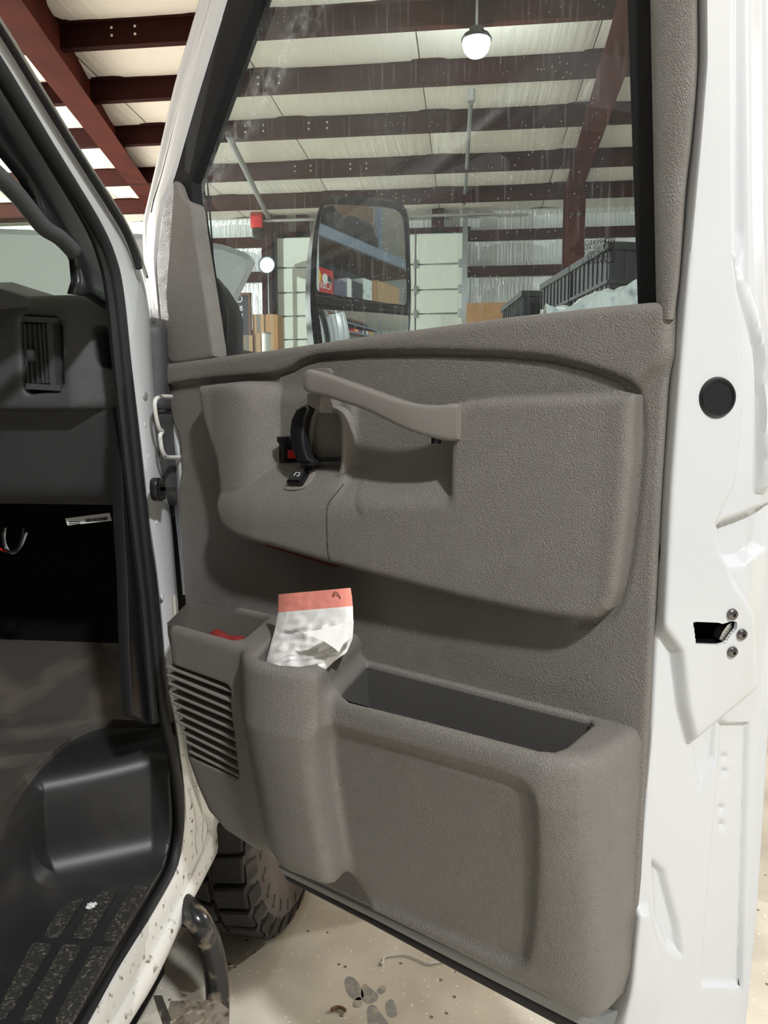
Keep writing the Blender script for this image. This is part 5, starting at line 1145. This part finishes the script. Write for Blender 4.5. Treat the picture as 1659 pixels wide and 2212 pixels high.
# ================================================================== storage rack behind the viewer, seen in the door mirror
RY = -1.6
def mr(x, y, Yp=RY):
    q = mp(x, y, 0.0015); d = ray(x, y); d = d / np.linalg.norm(d); r = d - 2 * (d @ MN) * MN
    return q + r * ((Yp - q[1]) / r[1])
r1 = mr(690, 520); r2 = mr(876, 550); rz0 = (r1[2] + r2[2]) / 2
s1 = mr(690, 655); s2 = mr(876, 655); zsh = (s1[2] + s2[2]) / 2 - 0.05
xr0, xr1 = min(r1[0], r2[0]), max(r1[0], r2[0])
rack = thing('storage_rack', 'tall storage rack with blue grey beams and board shelves seen in the door mirror', 'rack', ((xr0 + xr1) / 2, RY - 0.4, 0))
rinv = Matrix.Translation((-(xr0 + xr1) / 2, -(RY - 0.4), 0))
def robj(name, me, m): me.transform(rinv); return obj(name, me, m, rack)
for z in (rz0, zsh - 0.02):
    robj('beam', box((xr0 - 0.8, RY - 0.04, z - 0.05), (xr1 + 0.8, RY, z + 0.05), 0.006, 1), M['bluerack'])
    robj('beam', box((xr0 - 0.8, RY - 0.84, z - 0.05), (xr1 + 0.8, RY - 0.80, z + 0.05), 0.006, 1), M['bluerack'])
    robj('shelf_board', box((xr0 - 0.8, RY - 0.80, z + 0.03), (xr1 + 0.8, RY - 0.04, z + 0.055)), M['carddark'])
for x in (xr0 - 0.85, xr1 + 0.85):
    for y in (RY - 0.84, RY - 0.05): robj('upright', box((x - 0.04, y, 0), (x + 0.04, y + 0.06, rz0 + 1.0)), M['bluerack'])
robj('back_panel', box((xr0 - 0.8, RY - 0.88, zsh), (xr1 + 0.8, RY - 0.86, rz0 + 0.9)), M['carddark'])
def item(x0, x1, ytop, m, name, label, cat, dep=0.3, parts=None):
    a, b = mr(x0, 655), mr(x1, 655); tp_ = mr((x0 + x1) / 2, ytop); lo_, hi_ = min(a[0], b[0]), max(a[0], b[0]); zz = zsh + 0.036
    t = thing(name, label, cat, ((lo_ + hi_) / 2, RY - 0.06 - dep / 2, zz))
    obj('body', box((-(hi_ - lo_) / 2, -dep / 2, 0), ((hi_ - lo_) / 2, dep / 2, tp_[2] - zz), 0.008, 1), m, t)
    return t, (hi_ - lo_) / 2, tp_[2] - zz, dep / 2
t, hx, hz, hy = item(682, 733, 575, M['red'], 'red_carton', 'red printed carton on the rack shelf reflected in the door mirror', 'box')
Rx = Matrix.Rotation(math.pi / 2, 4, 'X') 
def front(m4): return Matrix.Rotation(math.pi, 4, 'Z') @ m4     # rack front faces +Y
obj('title', text_me('Classic', hx * 0.55, front(Matrix.Translation((0, -hy - 0.002, hz * 0.36)) @ Rx)), M['inkwhite'], t)
obj('print_patch', cyl_me((-hx * 0.45, hy, hz * 0.62), (0, 1, 0), hx * 0.38, 0.002, 9), M['yellow'], t)
obj('print_patch', cyl_me((hx * 0.25, hy, hz * 0.60), (0, 1, 0), hx * 0.25, 0.002, 7), M['inkwhite'], t)
obj('print_patch', cyl_me((hx * 0.65, hy, hz * 0.58), (0, 1, 0), hx * 0.22, 0.002, 7), M['ink'], t)
item(736, 762, 604, M['purple'], 'purple_board', 'slate purple board upright on the rack shelf beside the red carton', 'board')
item(763, 772, 600, M['paper'], 'white_board', 'thin white board upright on the rack shelf between two dark boards', 'board')
item(773, 796, 608, M['slate'], 'grey_board', 'dark grey board upright on the rack shelf right of the thin white one', 'board')
item(797, 816, 602, M['film'], 'speckled_block', 'pale speckled block upright on the rack shelf reflected in the mirror', 'block')
item(819, 824, 606, M['ply'], 'wooden_lath', 'narrow wooden lath upright on the rack shelf beside the brown carton', 'lath')
item(826, 874, 612, M['card'], 'brown_carton', 'plain brown carton on the rack shelf at the right of the mirror', 'box')
bm_ = None
for k, (x, lab) in enumerate(((712, 'shiny black bin bag on the upper rack shelf at the left of the mirror'), (770, 'shiny black bin bag in the middle of the upper rack shelf'), (835, 'shiny black bin bag on the upper rack shelf at the right of the mirror'))):
    c = mr(x, 500); rad = 0.21
    bm = bmesh.new(); bmesh.ops.create_icosphere(bm, subdivisions=4, radius=rad)
    for v in bm.verts: v.co *= 1 + 0.35 * noise.noise(v.co * 5 + Vector((k * 3, 0, 0))) + 0.12 * noise.noise(v.co * 14); v.co.z = max(v.co.z * 0.95, -rad * 0.72); v.co.x *= 1.05; v.co.y *= 0.9
    mz = min(v.co.z for v in bm.verts)
    t = thing('bin_bag', lab, 'bag', (c[0], RY - 0.36, rz0 + 0.056 - mz), group='black bags on the upper shelf')
    obj('bag_body', bm_me(bm), M['bagblack'], t, True)
